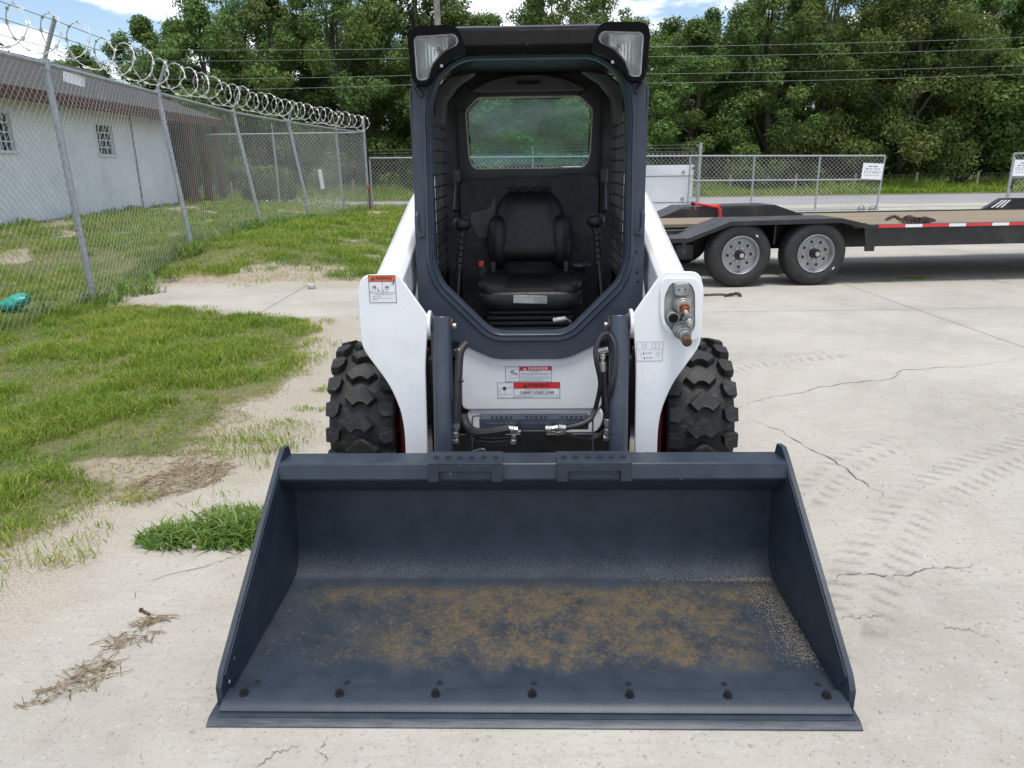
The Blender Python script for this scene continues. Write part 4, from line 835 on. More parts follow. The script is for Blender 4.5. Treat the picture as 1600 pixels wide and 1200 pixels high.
for s in (-1, 1):                                                      # window guards: welded bars
    b = MB(); x = s*0.405
    for k in range(9): yy = 1.56+k*0.06; b.cyl((x, yy, 0.94), (x, yy, 1.66), 0.0035, 6, caps=False)
    for k in range(15): zz_ = 0.95+k*0.05; b.cyl((x-s*0.007, 1.54, zz_), (x-s*0.007, 2.06, zz_), 0.0035, 6, caps=False)
    b.build('side_screen', MT['black'], CAB)
    MB().yz(round_poly([(1.46, 0.83), (1.475, 1.74), (1.54, 1.80), (2.10, 1.83), (2.10, 0.80)], 0.03), s*0.438, s*0.418, [round_poly([(1.56, 0.98), (1.56, 1.64), (2.03, 1.64), (2.03, 0.95)], 0.03)]).build('side_liner', MT['liner'], CAB, 0.004)
    MB().bx(s*0.375-0.035, s*0.375+0.035, 2.03, 2.11, 0.80, 1.75).build('rear_pillar', MT['liner'], CAB, 0.012)
    g = MB(); g.xz(mir([(0.41, 1.60), (0.40, 1.74), (0.33, 1.80), (0.22, 1.81), (0.30, 1.76), (0.35, 1.70), (0.36, 1.60)]) if s < 0 else [(0.41, 1.60), (0.40, 1.74), (0.33, 1.80), (0.22, 1.81), (0.30, 1.76), (0.35, 1.70), (0.36, 1.60)], 1.70, 1.78); g.build('headliner_corner', MT['grey_liner'], CAB, 0.01)
    b = MB(); p0, p1 = (L(715 if s < 0 else 943, 285, 1.95), L(712 if s < 0 else 944, 330, 1.85)); b.cyl(p0, p1, 0.014, 10); b.cyl(p0, p0+Vector((0, 0, 0.06)), 0.02, 10); b.build('seat_bar_mount', MT['black'], CAB, 0.002)
rw = MB(); win = round_poly([(-0.236, 1.742), (0.238, 1.742), (0.300, 1.688), (0.292, 1.475), (0.27, 1.424), (-0.27, 1.424), (-0.288, 1.475), (-0.298, 1.688)], [.012, .012, .02, .02, .05, .05, .02, .02], 5)
rw.xz([(-0.43, 0.70), (0.43, 0.70), (0.42, 1.70), (0.36, 1.86), (-0.36, 1.86), (-0.42, 1.70)], 2.115, 2.145, [win]); rw.build('rear_wall', MT['black'], CAB, 0.003)
g = MB(); g.xz(offs(win, 0.008), 2.128, 2.134); g.build('rear_window', MT['glass'], CAB)
g = MB(); g.prism(win, lambda u, v: (u, 2.112, v), lambda u, v: (u, 2.120, v), [offs(win, -0.006)]); g.build('window_seal', MT['castgrey'], CAB)
hl = round_poly([(-0.27, 1.765), (0.27, 1.765), (0.17, 1.81), (0.06, 1.83), (-0.06, 1.83), (-0.17, 1.81)], 0.02); MB().xz(hl, 2.02, 2.11).build('headliner', MT['grey_liner'], CAB, 0.012)
MB().bx(-0.055, 0.055, 2.012, 2.019, 1.79, 1.805).build('vent_slot', MT['hole'], CAB)
MB().bx(-0.42, 0.42, 1.47, 2.11, 1.845, 1.88).build('cab_ceiling', MT['liner'], CAB)
b = MB(); b.bx(-0.42, 0.42, 1.40, 2.11, 0.66, 0.70); b.build('cab_floor', MT['liner'], CAB)
back = MB(); back.xz(round_poly([(-0.34, 0.70), (0.34, 0.70), (0.335, 1.36), (0.30, 1.392), (0.15, 1.39), (0.13, 1.38), (-0.13, 1.38), (-0.15, 1.375), (-0.31, 1.372), (-0.335, 1.34)], 0.015), 2.04, 2.11); back.build('rear_panel', MT['liner'], CAB, 0.012)
MB().xz(round_poly([(-0.285, 1.17), (-0.285, 1.215), (-0.19, 1.235), (-0.165, 1.30), (-0.16, 1.10), (-0.25, 1.095)], 0.012), 2.033, 2.039).build('panel_reflection', MT['grey_liner'], CAB, 0.002)  # paler grey patch: a reflection on the panel, put in as colour
gr = MB()
for k in range(4): gr.bx(-0.10+k*0.055, -0.06+k*0.055, 2.02, 2.039, 1.31, 1.335)
gr.build('rear_vent', MT['hole'], CAB, 0.003)
# roof with its brow
rf = MB(); rf.yz([(1.43, 1.835), (1.418, 1.885), (1.43, 1.925), (1.47, 1.945), (2.16, 1.915), (2.18, 1.88), (1.52, 1.85)], -0.435, 0.435); ROOF = rf.build('roof', MT['slate_tex'], CAB, 0.012, seg=3)
MB().yz([(1.385, 1.836), (1.375, 1.862), (1.398, 1.920), (1.422, 1.934), (1.432, 1.930), (1.417, 1.836)], -0.30, 0.30).build('roof_brow', MT['bezel'], CAB, 0.008)
p = L(824, 69, 1.378); MB().bx(p.x-0.006, p.x+0.006, 1.368, 1.376, p.z-0.006, p.z+0.006).build('brow_clip', MT['hole'], CAB)
bez = [(-0.448, 1.885), (-0.440, 1.918), (-0.415, 1.930), (-0.282, 1.933), (-0.256, 1.918), (-0.240, 1.870), (-0.228, 1.838), (-0.30, 1.812), (-0.352, 1.772), (-0.378, 1.728), (-0.425, 1.728), (-0.438, 1.75)]
lens = [(-0.425, 1.885), (-0.414, 1.897), (-0.272, 1.903), (-0.256, 1.882), (-0.266, 1.862), (-0.32, 1.836), (-0.357, 1.796), (-0.377, 1.745), (-0.42, 1.743)]
for s in (-1, 1):
    bz = round_poly(bez if s < 0 else mir(bez), 0.025, 4); ln = round_poly(lens if s < 0 else mir(lens), 0.018, 4)
    m = MB(); m.xz(bz, 1.352, 1.44, [ln]); hd = m.build('headlight', MT['bezel'], CAB, 0.007)
    c = Vector((s*0.338, 1.856)); nn = len(ln); m = MB(); vs = []
    for k_, dy in ((1.0, 1.362), (0.92, 1.375), (0.70, 1.395), (0.40, 1.412), (0.12, 1.418)): vs += [(c.x+(q[0]-c.x)*k_, dy, c.y+(q[1]-c.y)*k_) for q in ln]
    m.add(vs, [(i*nn+k, i*nn+(k+1) % nn, (i+1)*nn+(k+1) % nn, (i+1)*nn+k) for i in range(4) for k in range(nn)]+[tuple(range(4*nn, 5*nn))]); m.build('reflector', MT['reflector'], CAB, smooth_deg=60)
    m = MB(); m.cyl((c.x, 1.415, c.y), (c.x, 1.385, c.y), 0.011, 12); m.ell((c.x, 1.383, c.y), (0.009, 0.012, 0.009), 10, 8); m.build('bulb', MT['steel'], CAB)
    m = MB(); sg_ = sum(ln[i-1][0]*ln[i][1]-ln[i][0]*ln[i-1][1] for i in range(nn)); ci = offs(ln, -0.006 if sg_ > 0 else 0.006); m.prism(ln, lambda u, v: (u, 1.356, v), lambda u, v: (u, 1.362, v), [ci]); m.build('lens_rim', MT['castgrey'], CAB)
    m = MB(); cc = Vector((sum(q[0] for q in ln)/nn, sum(q[1] for q in ln)/nn)); vs = []
    for k_, dy in ((1.0, 1.361), (0.93, 1.356), (0.6, 1.352)): vs += [(cc.x+(q[0]-cc.x)*k_, dy, cc.y+(q[1]-cc.y)*k_) for q in ln]
    m.add(vs, [(i*nn+k, i*nn+(k+1) % nn, (i+1)*nn+(k+1) % nn, (i+1)*nn+k) for i in range(2) for k in range(nn)]+[tuple(range(2*nn, 3*nn))]); m.build('headlight_lens', MT['clear'], CAB, smooth_deg=60)
    q = L(690 if s < 0 else 957, 103 if s < 0 else 97, 1.35); MB().cyl((q.x, 1.347, q.z), (q.x, 1.3515, q.z), 0.006, 8).build('headlight_screw', MT['castgrey'], CAB)
    MB().cyl((s*0.43, 1.39, 1.725), (s*0.405, 1.385, 1.69), 0.010, 10).build('grommet', MT['black'], CAB)
    hb_ = MB(); hb_.tube(spline([(s*0.452, 1.415, 1.26), (s*0.452, 1.39, 1.24), (s*0.450, 1.385, 1.19), (s*0.440, 1.385, 1.165), (s*0.43, 1.40, 1.165)], 5), 0.008, 8); hb_.build('grab_hook', MT['slate_tex'], CAB)
hh = MB()
for q in ((992, 190), (992, 220), (994, 394), (995, 425), (996, 440)):
    p = L(*q, 1.40); hh.cyl((p.x, ysl(p.z)-0.0012, p.z), (p.x, ysl(p.z)-0.0002, p.z), 0.0055, 10)
hh.build('frame_holes', MT['hole'], CAB)  # thin dark discs on the frame, painted as the shade of holes

# --- seat and levers
SEAT = empty('seat', None, None); SEAT.parent = SK
bo = [(-0.10, 0.99), (0.10, 0.99), (0.165, 1.0), (0.20, 1.06), (0.205, 1.12), (0.165, 1.20), (0.145, 1.27), (0.10, 1.315), (-0.10, 1.315), (-0.145, 1.27), (-0.165, 1.20), (-0.205, 1.12), (-0.20, 1.06), (-0.165, 1.0)]
def pad(loop, cy, th, lean, name, steps=6):
    m = MB(); cx = sum(q[0] for q in loop)/len(loop); cz = sum(q[1] for q in loop)/len(loop); vs = []; n_ = len(loop)
    for i in range(steps+1):
        t = i/steps; a = t*math.pi/2; k_ = math.sin(a)**0.55 if i else 0.03; dy = -th*math.cos(a)**0.8
        vs += [(cx+(q[0]-cx)*k_, cy+dy+lean*(cz+(q[1]-cz)*k_-1.0), cz+(q[1]-cz)*k_) for q in loop]
    vs += [(q[0], cy+th*0.6+lean*(q[1]-1.0), q[1]) for q in loop]
    m.add(vs, [tuple(range(n_))]+[(i*n_+k, i*n_+(k+1) % n_, (i+1)*n_+(k+1) % n_, (i+1)*n_+k) for i in range(steps+1) for k in range(n_)]+[tuple(range((steps+1)*n_, (steps+2)*n_))]); return m.build(name, MT['vinyl'], SEAT, smooth_deg=60)
pad(round_poly(bo, 0.05, 4), 1.97, 0.07, 0.22, 'backrest')
for s in (-1, 1):
    m = MB(); m.ell((s*0.150, 1.975, 1.080), (0.056, 0.062, 0.13), 20, 14, 0.9); m.build('back_bolster', MT['vinyl'], SEAT)
    m = MB(); m.ell((s*0.155, 1.76, 0.905), (0.085, 0.19, 0.052), 18, 10, 0.7); m.build('seat_bolster', MT['vinyl'], SEAT)
    m = MB(); m.bx(s*0.172-0.012, s*0.172+0.012, 1.86, 1.89, 0.93, 1.0); m.build('hinge_cover', MT['black'], SEAT, 0.004)
m = MB(); m.ell((0, 1.77, 0.90), (0.20, 0.20, 0.042), 20, 10, 0.6); m.build('cushion', MT['vinyl'], SEAT)
m = MB(); m.ell((0, 1.63, 0.865), (0.235, 0.075, 0.05), 20, 10, 0.6); m.build('seat_front', MT['vinyl'], SEAT)
tgo = MB(); q0 = L(802, 462, 1.545); q1 = L(855, 474, 1.545); tgo.box(((q0.x+q1.x)/2, 1.548, (q0.z+q1.z)/2), (q1.x-q0.x, 0.006, q0.z-q1.z), Matrix.Rotation(R(2), 3, 'Y')); tgo.build('seat_tag', MT['grey_liner'] if 0 else MT['castgrey'], SEAT, 0.001)
for k in range(4): m = MB(); m.bx(-0.19+0.01*(k % 2), 0.19-0.01*(k % 2), 1.62, 1.95, 0.715+k*0.026, 0.739+k*0.026); m.build('suspension_fold', MT['black'], SEAT, 0.008)
m = MB(); m.bx(-0.235, -0.205, 1.82, 1.86, 0.93, 0.985); bkl = m.build('belt_buckle', MT['black'], SEAT, 0.004)
q = L(752, 412, 1.83); m = MB(); m.box((q.x, 1.83, q.z), (0.024, 0.02, 0.026)); m.build('buckle_button', MT['redb'], SEAT, 0.003)
m = MB(); q0, q1, q2 = L(864, 501, 1.50), L(884, 498, 1.50), L(892, 503, 1.52); m.tube([q0, q1], 0.012, 8); m.tube([q1, q2], 0.005, 6); m.build('height_lever', MT['castgrey'], SEAT, 0.002)
m = MB(); m.ell((0.24, 1.86, 0.98), (0.05, 0.05, 0.03), 12, 8); m.build('armrest_pad', MT['black'], SEAT)
for s in (-1, 1):
    pk = L(722, 352, 1.64) if s < 0 else L(931, 347, 1.64); pb = L(714, 470, 1.60) if s < 0 else L(941, 462, 1.60)
    lv = MB(); lv.tube([pb+Vector((0, 0, -0.12)), pb, pb.lerp(pk, 0.45)], 0.010, 8); LV = lv.build('control_lever', MT['black'], SK)
    m = MB(); a_ = pb.lerp(pk, 0.42)
    for k in range(7): m.cyl(a_.lerp(pk, k/7), a_.lerp(pk, (k+0.85)/7), 0.020-0.0006*k, 12)
    m.build('lever_boot', MT['vinyl'], LV, 0.002)
    m = MB(); m.ell(pk+Vector((s*-0.0, 0, 0.006)), (0.040, 0.046, 0.030), 16, 10, 0.8); m.cyl(pk+Vector((0, 0, -0.03)), pk, 0.020, 12); m.build('lever_knob', MT['vinyl'], LV)

# --- body behind, wheels
b = MB(); b.bx(-0.44, 0.44, 1.445, 2.75, 0.20, 0.64); BODY = b.build('chassis', MT['black'], SK, 0.01)
for s in (-1, 1):
    m = MB(); m.bx(s*0.52-0.025, s*0.52+0.025, 1.26, 1.9, 0.25, 0.58); m.build('chain_case', MT['red'], SK, 0.006)
    m = MB(); m.yz(round_poly([(2.15, 0.55), (2.10, 1.10), (2.45, 1.38), (2.75, 1.36), (2.80, 0.55)], 0.04), s*0.60, s*0.44); m.build('upright', MT['white'], SK, 0.01)
b = MB(); b.bx(-0.43, 0.43, 2.2, 2.85, 0.645, 1.18); b.build('engine_cover', MT['white'], SK, 0.03)
b = MB(); b.bx(-0.42, 0.42, 2.86, 2.92, 0.32, 1.12); b.build('tailgate', MT['slate'], SK, 0.02)
TW, TR = 0.135, 0.37
def tyre_mesh():
    m = MB(); fn = lambda a, r, t: (a, math.cos(t)*r, math.sin(t)*r)
    m.lathe([(-0.10, 0.205), (-0.118, 0.235), (-0.132, 0.285), (-0.128, 0.318), (-0.108, 0.330), (-0.05, 0.338), (0.05, 0.338), (0.108, 0.330), (0.128, 0.318), (0.132, 0.285), (0.118, 0.235), (0.10, 0.205)], 72, fn, True)
    N = 20; pitch = 2*math.pi/N
    def lug(poly, a0, h0, h1, sh=0.86):
        cx = sum(q[0] for q in poly)/len(poly); cv = sum(q[1] for q in poly)/len(poly); vs = []
        for k_, lev in ((1.0, 0), (0.97, 0.7), (sh, 1.0)):
            for u, v in poly:
                uu = cx+(u-cx)*k_; vv_ = cv+(v-cv)*k_; drop = 0.22*max(0, abs(uu)-0.075)
                r = h0-drop+(h1-h0)*lev; th = a0+vv_/TR; vs.append((uu, math.cos(th)*r, math.sin(th)*r))
        n_ = len(poly); m.add(vs, [(i*n_+k, i*n_+(k+1) % n_, (i+1)*n_+(k+1) % n_, (i+1)*n_+k) for i in range(2) for k in range(n_)]+[tuple(range(2*n_, 3*n_))])
    heart = [(-0.066, 0.008), (-0.034, 0.044), (-0.012, 0.026), (0.012, 0.026), (0.034, 0.044), (0.066, 0.008), (0.030, -0.034), (0.010, -0.050), (-0.010, -0.050), (-0.030, -0.034)]
    for k in range(N):
        lug([(u+0.004*(-1)**k, v) for u, v in heart], k*pitch, 0.330, 0.371)
        for s in (-1, 1): lug([(s*0.074, -0.030), (s*0.098, -0.046), (s*0.136, -0.036), (s*0.136, 0.026), (s*0.098, 0.032), (s*0.080, 0.012)], (k+0.5)*pitch, 0.326, 0.371, 0.9)
    return m.mesh('tyre', [MT['rubber']], 40)
tym = tyre_mesh()
m = MB(); fn = lambda a, r, t: (a, math.cos(t)*r, math.sin(t)*r)
m.lathe([(-0.11, 0.20), (-0.11, 0.215), (-0.09, 0.204), (0.09, 0.204), (0.11, 0.215), (0.11, 0.20), (0.06, 0.185), (0.05, 0.10), (0.055, 0.02), (0.03, 0.02), (0.03, 0.10), (0.03, 0.18)], 40, fn, True)
for k in range(8): a_ = k*math.pi/4; m.cyl((0.055, math.cos(a_)*0.075, math.sin(a_)*0.075), (0.075, math.cos(a_)*0.075, math.sin(a_)*0.075), 0.013, 6)
m.cyl((-0.16, 0, 0), (0.05, 0, 0), 0.06, 20)
rmm = m.mesh('rim', [MT['red']], 40)
for s in (-1, 1):
    for yy in (1.49, 2.43):
        w = bpy.data.objects.new('wheel', None); COL.objects.link(w); w.parent = SK; w.location = (s*0.690, yy, 0.353); w.scale = (1.02, 0.955, 0.955); w.rotation_euler = (R(7 if s > 0 else 2), 0, 0)
        o = link('tyre', tym, w); o2 = link('rim', rmm, w); o2.rotation_euler.z = 0 if s > 0 else math.pi

# ================================================================== THE TRAILER
TR_YAW = R(3.6)
TL = empty('equipment_trailer', 'black flatbed equipment trailer with drive over fenders and wooden deck parked behind the loader', 'trailer', mat=Matrix.Translation((3.0, 8.72, 0)) @ Matrix.Rotation(TR_YAW, 4, 'Z'))
# local: x along the trailer (0 = near first axle + 0.2), y across (0 = near tyre face plane)
DZ = 0.655
dk = 2.42
MB().bx(1.36, 8.2, 0.03, 0.085, 0.455, 0.70).build('side_rail', MT['trailer'], TL, 0.004)
MB().bx(1.36, 8.2, 0.012, 0.0295, 0.672, 0.712).build('rub_rail', MT['trailer'], TL, 0.004)
MB().bx(-2.2, 8.2, dk-0.05, dk, 0.47, 0.715).build('side_rail', MT['trailer_top'], TL, 0.004)
MB().bx(1.36, 8.2, 0.0855, 0.22, 0.662, 0.7).build('deck_edge', MT['trailer_top'], TL, 0.004)
xx = 1.38; k = 0
while xx < 8.0:
    ln = 0.33 if k % 2 == 0 else 0.21
    MB().bx(xx, xx+ln-0.002, 0.008, 0.0115, 0.674, 0.709).build('reflector_strip', MT['d_red' if k % 2 == 0 else 'd_white'], TL); xx += ln; k += 1
npl = 11; pw = (dk-0.055-0.222)/npl
for k in range(npl):
    o = MB().bx(-2.2 if (0.62 < (0.222+k*pw)) and (0.222+k*pw) < 2.05 else 1.2, 8.2, 0.222+k*pw+0.004, 0.222+(k+1)*pw-0.004, DZ, DZ+0.042+0.003*random.random()).build('plank', MT['plank'], TL, 0.003)
for y0 in (0.55, 1.85): MB().bx(-2.2, 8.2, y0-0.05, y0+0.05, 0.40, 0.65).build('frame_beam', MT['trailer'], TL, 0.004)
for k in range(12): MB().bx(1.5+k*0.6, 1.57+k*0.6, 0.09, dk-0.06, 0.56, 0.648).build('cross_member', MT['trailer'], TL)
def fender(y0, y1, lift, near):
    prof_ = [(-1.18, 0.60+lift*0.6), (-0.92, 0.60+lift*0.6), (-0.42, 0.785+lift), (0.92, 0.795+lift), (1.36, 0.69+lift*0.3)]
    vs = prof_+[(x, z-0.014) for x, z in prof_[::-1]]
    f = MB(); f.prism(vs, lambda u, v: (u, y0, v), lambda u, v: (u, y1, v)); FD = f.build('fender', MT['trailer_top'], TL, 0.002)
    f = MB(); e = prof_+[(x, z-0.055) for x, z in prof_[::-1]]; yy = y0-0.012 if near else y0-0.004
    f.prism(e, lambda u, v: (u, yy, v), lambda u, v: (u, yy+0.0115, v)); f.build('fender_edge', MT['trailer'], FD, 0.003)
    return FD
FD = fender(0.0, 0.62, 0.0, True)
MB().xz([(-0.92, 0.585), (-0.42, 0.765), (0.92, 0.775), (1.36, 0.665), (1.36, 0.46), (-1.1, 0.46), (-1.1, 0.585)], 0.46, 0.475).build('wheel_well_panel', MT['trailer'], FD)
MB().xz([(1.20, 0.735), (1.36, 0.675), (1.36, 0.40), (1.25, 0.40)], 0.004, 0.03).build('fender_bracket', MT['trailer'], FD, 0.003)
MB().xz([(-0.98, 0.575), (-0.93, 0.575), (-0.93, 0.44), (-0.95, 0.40), (-0.98, 0.44)], 0.01, 0.06).build('fender_bracket', MT['trailer'], FD, 0.003)
MB().bx(0.135, 0.15, 0.05, 0.45, 0.50, 0.77).build('fender_gusset', MT['trailer'], FD)
MB().bx(-1.12, -0.99, 0.015, 0.02, 0.565, 0.58).build('marker_strip', MT['d_white'], FD)
FF = fender(1.95, 2.56, 0.06, False)
ff = MB(); ff.xz([(-1.5, 0.65), (-0.92, 0.65), (-0.42, 0.829), (0.92, 0.839), (1.36, 0.70), (1.36, 0.62), (-1.5, 0.62)], 1.925, 1.945); ff.build('fender_side', MT['trailer'], FF, 0.003)
def road_wheel_parts():
    m = MB(); fn = lambda a, r, t: (math.cos(t)*r, a, math.sin(t)*r)
    m.lathe([(0.02, 0.215), (0.0, 0.235), (-0.012, 0.29), (-0.006, 0.335), (0.012, 0.362), (0.035, 0.378), (0.06, 0.383), (0.19, 0.383), (0.215, 0.376), (0.24, 0.35), (0.25, 0.29), (0.235, 0.235), (0.22, 0.215)], 64, fn, True)
    for yy in (0.075, 0.11, 0.145): m.lathe([(yy, 0.3835), (yy+0.012, 0.3835), (yy+0.012, 0.3865), (yy, 0.3865)], 64, fn, True)
    ty = m.mesh('tyre', [MT['rubber_road']], 45)
    m = MB(); m.lathe([(0.0, 0.2145), (-0.006, 0.222), (-0.002, 0.228), (0.01, 0.222), (0.012, 0.206), (0.05, 0.196), (0.11, 0.192), (0.2, 0.20), (0.2, 0.213)], 48, fn, True)
    circ = lambda r, n, cx=0, cy=0: [(cx+math.cos(2*math.pi*i/n)*r, cy+math.sin(2*math.pi*i/n)*r) for i in range(n)]
    m.prism(circ(0.196, 40), lambda u, v: (u, 0.055, v), lambda u, v: (u, 0.064, v), [circ(0.019, 10, math.cos(R(22+45*i))*0.142, math.sin(R(22+45*i))*0.142) for i in range(8)]+[circ(0.058, 18)])
    ri = m.mesh('rim', [MT['rim']], 35)
    m = MB(); m.cyl((0, -0.012, 0), (0, 0.10, 0), 0.052, 18, r1=0.057); m.cyl((0, -0.03, 0), (0, -0.0125, 0), 0.036, 16); hub = m.mesh('hub', [MT['black']], 35)
    m = MB(); m.cyl((0, -0.042, 0), (0, -0.0305, 0), 0.027, 14); cap = m.mesh('hub_cap', [MT['steel']], 35)
    m = MB()
    for i in range(8): a = R(45*i); m.cyl((math.cos(a)*0.083, 0.04, math.sin(a)*0.083), (math.cos(a)*0.083, 0.0545, math.sin(a)*0.083), 0.0115, 6)
    nuts = m.mesh('wheel_nuts', [MT['steel']], 35)
    m = MB(); m.cyl((0, 0.066, 0), (0, 0.12, 0), 0.185, 30); dr = m.mesh('brake_drum', [MT['trailer']], 35)
    return (('tyre', ty), ('rim', ri), ('hub', hub), ('hub_cap', cap), ('wheel_nuts', nuts), ('brake_drum', dr))
RW = road_wheel_parts()
stm = MB().box((0, 0, 0), (0.034, 0.0012, 0.014)).mesh('size_sticker', [MT['d_white']])
for xw, rot in ((-0.265, 20), (0.655, 5)):
    for yy, back in ((0.02, 0), (2.52, 1)):
        w = bpy.data.objects.new('wheel', None); COL.objects.link(w); w.parent = TL; w.location = (xw, yy, 0.383); w.rotation_euler = (0, R(rot), math.pi*back)
        for nm, me in RW:
            o = link(nm, me, w)
            if nm == 'wheel_nuts': o['kind'] = 'stuff'
        if not back:
            o = link('size_sticker', stm, w); a = R(52 if xw < 0 else -38)-R(rot)*-1; o.location = (math.cos(a)*0.285, -0.0135, math.sin(a)*0.285); o.rotation_euler = (0, -a+math.pi/2, 0)
for xw in (-0.265, 0.655): MB().cyl((xw, 0.1, 0.383), (xw, 2.42, 0.383), 0.045, 14).build('axle', MT['trailer'], TL)
for xw in (-0.265, 0.655): MB().xz([(xw-0.34, 0.46), (xw, 0.40), (xw+0.34, 0.46), (xw+0.34, 0.44), (xw, 0.37), (xw-0.34, 0.44)], 0.50, 0.56).build('leaf_spring', MT['trailer'], TL, 0.002)
MB().bx(0.15, 0.25, 0.42, 0.55, 0.36, 0.46).build('spring_hanger', MT['trailer'], TL, 0.004)
MB().bx(-2.2, -1.19, 0.03, 0.085, 0.47, 0.63).build('side_rail', MT['trailer'], TL, 0.004)
MB().bx(-0.95, -0.72, 0.35, 0.9, 0.30, 0.5).build('battery_box', MT['trailer'], TL, 0.02)
# folded ramp end with white slots at the far right
rp = empty('ramp', None, None); rp.parent = TL
RM = MB().xz([(4.36, 0.715), (4.62, 0.87), (6.2, 0.87), (6.2, 0.715)], 2.37, 2.45).build('ramp_frame', MT['trailer'], rp, 0.006)
for k in range(3): MB().xz([(4.47+k*0.075, 0.735), (4.50+k*0.075, 0.735), (4.66+k*0.055, 0.845), (4.63+k*0.055, 0.845)], 2.362, 2.3695).build('ramp_slot', MT['d_white'], rp)

def tw(px, py, z): return onZ(px, py, z)
def chain_links(pts, size, name, m, closed=False):
    """a chain of real oval links along a path"""
    pts = [Vector(p) for p in pts]; b = MB(); acc = 0.0; k = 0; step = size*1.35
    seg = [(pts[i], pts[i+1]) for i in range(len(pts)-1)]; tot = sum((q-p).length for p, q in seg); t = 0.0
    while t < tot:
        a = t
        for p, q in seg:
            l = (q-p).length
            if a <= l: pos = p.lerp(q, a/l); d = (q-p).normalized(); break
            a -= l
        s = d.orthogonal().normalized(); s2 = d.cross(s); s = s if k % 2 == 0 else s2
        b.tube([pos+d*math.cos(x)*size+s*math.sin(x)*size*0.62 for x in (R(i*45) for i in range(8))], size*0.24, 4, True); t += step; k += 1
    return b.build(name, m)
rr = random.Random(5)
base_ = [tw(1385, 343, 0.712), tw(1398, 338, 0.712), tw(1408, 343, 0.712), tw(1422, 338, 0.712), tw(1430, 345, 0.715), tw(1446, 340, 0.715), tw(1438, 347, 0.715), tw(1460, 344, 0.712), tw(1425, 342, 0.75), tw(1410, 346, 0.72), tw(1450, 347, 0.715), tw(1432, 341, 0.75), tw(1415, 340, 0.72), tw(1455, 342, 0.72)]
tag(chain_links(spline(base_, 6), 0.030, 'chain_heap', MT['chain']), 'heap of rusty chain lying on the wooden trailer deck', 'chain')
tag(chain_links(spline([tw(1100, 461, 0.014), tw(1125, 460, 0.014), tw(1140, 461, 0.014), tw(1152, 458, 0.014), tw(1157, 462, 0.014), tw(1146, 459, 0.03), tw(1134, 462, 0.014)], 6), 0.022, 'safety_chain', MT['chain']), 'rusty chain trailing on the concrete beside the coupler block of the loader', 'chain')
# load binder on the far fender
T3 = lambda x, y, z: TL.matrix_world @ Vector((x, y, z))
LB = empty('load_binder', 'bright red chain binder hooked over the far trailer fender', 'load binder', T3(-0.38, 2.2, 0.86))
def lbm(m): return m
bi = LB.matrix_world.inverted()
def local_build(mb, name, m, root, bevel=0.0):
    """mesh coordinates given in the world, stored relative to their thing"""
    o = mb.build(name, m, root, bevel); o.data.transform(Matrix.Translation(-root.location)); return o
yb_ = 10.63
p = [onY(q[0], q[1], yb_) for q in ((1086, 318), (1096, 319), (1106, 321), (1120, 323), (1124, 330), (1122, 342))]
m = MB(); m.tube([p[1], p[2]], 0.015, 10); m.tube([p[2], p[3]], 0.023, 10); local_build(m, 'barrel', MT['redb'], LB, 0.004)
m = MB(); m.tube([p[0]+Vector((-0.02, 0, 0.02)), p[0], p[1]], 0.014, 8); m.tube([p[0], p[0]+Vector((0.01, 0, -0.09))], 0.013, 8); local_build(m, 'binder_hook', MT['redb'], LB)
m = MB(); m.tube([p[1]+Vector((0, 0.02, -.02)), p[3]+Vector((0.05, 0.02, 0.02))], 0.012, 8); local_build(m, 'handle', MT['redb'], LB)
m = MB(); m.ell(p[0]+Vector((-0.03, 0, 0.0)), (0.03, 0.03, 0.03), 10, 6); local_build(m, 'handle_grip', MT['black'], LB)
ch = chain_links([p[3]+Vector((0.02, -0.02, -.01)), p[4]+Vector((0.0, -.05, 0)), p[5]+Vector((0, -.08, 0))], 0.032, 'binder_chain', MT['redb']); ch.data.transform(Matrix.Translation(-LB.location)); ch.parent = LB

# ================================================================== FENCES AND GATES
def lattice(m, a, b, z0, z1, pitch, r, lean=(0, 0)):
    """diamond wire between plan points a and b; z0, z1 heights at each end given as pairs"""
    a = Vector(a); b = Vector(b); ln = (b-a).length; d = (b-a)/ln; H0 = z1[0]-z0[0]; H1 = z1[1]-z0[1]; H = (H0+H1)/2
    nrm = Vector((-d.y, d.x, 0))
    def P(s, t, off): u = s/ln; zl = z0[0]*(1-u)+z0[1]*u; zh = z1[0]*(1-u)+z1[1]*u; q = a+d*s; return Vector((q.x+(lean[0]*(1-u)+lean[1]*u)*(1-t/H), q.y, zl+(zh-zl)*t/H))+nrm*off
    k0 = -int(H/pitch)-2; k1 = int(ln/pitch)+2
    for sgn in (1, -1):
        for k in range(k0, k1+int(H/pitch)+2):
            s0 = k*pitch; c = (lambda s: s-s0) if sgn > 0 else (lambda s: H-(s-s0))
            lo, hi = max(0, s0), min(ln, s0+H)
            if hi-lo < 0.01: continue
            ns = max(1, int((hi-lo)/1.2))
            p0 = P(lo, c(lo), sgn*r); p1 = P(hi, c(hi), sgn*r)
            dd_ = (p1-p0).normalized(); q1 = dd_.orthogonal().normalized()*r; q2 = dd_.cross(q1)
            o = len(m.v); vs = []
            for pp in (p0, p1):
                for an in (0, 2.094, 4.189): vs.append(pp+q1*math.cos(an)+q2*math.sin(an))
            m.add(vs, [(0, 1, 4, 3), (1, 2, 5, 4), (2, 0, 3, 5)])
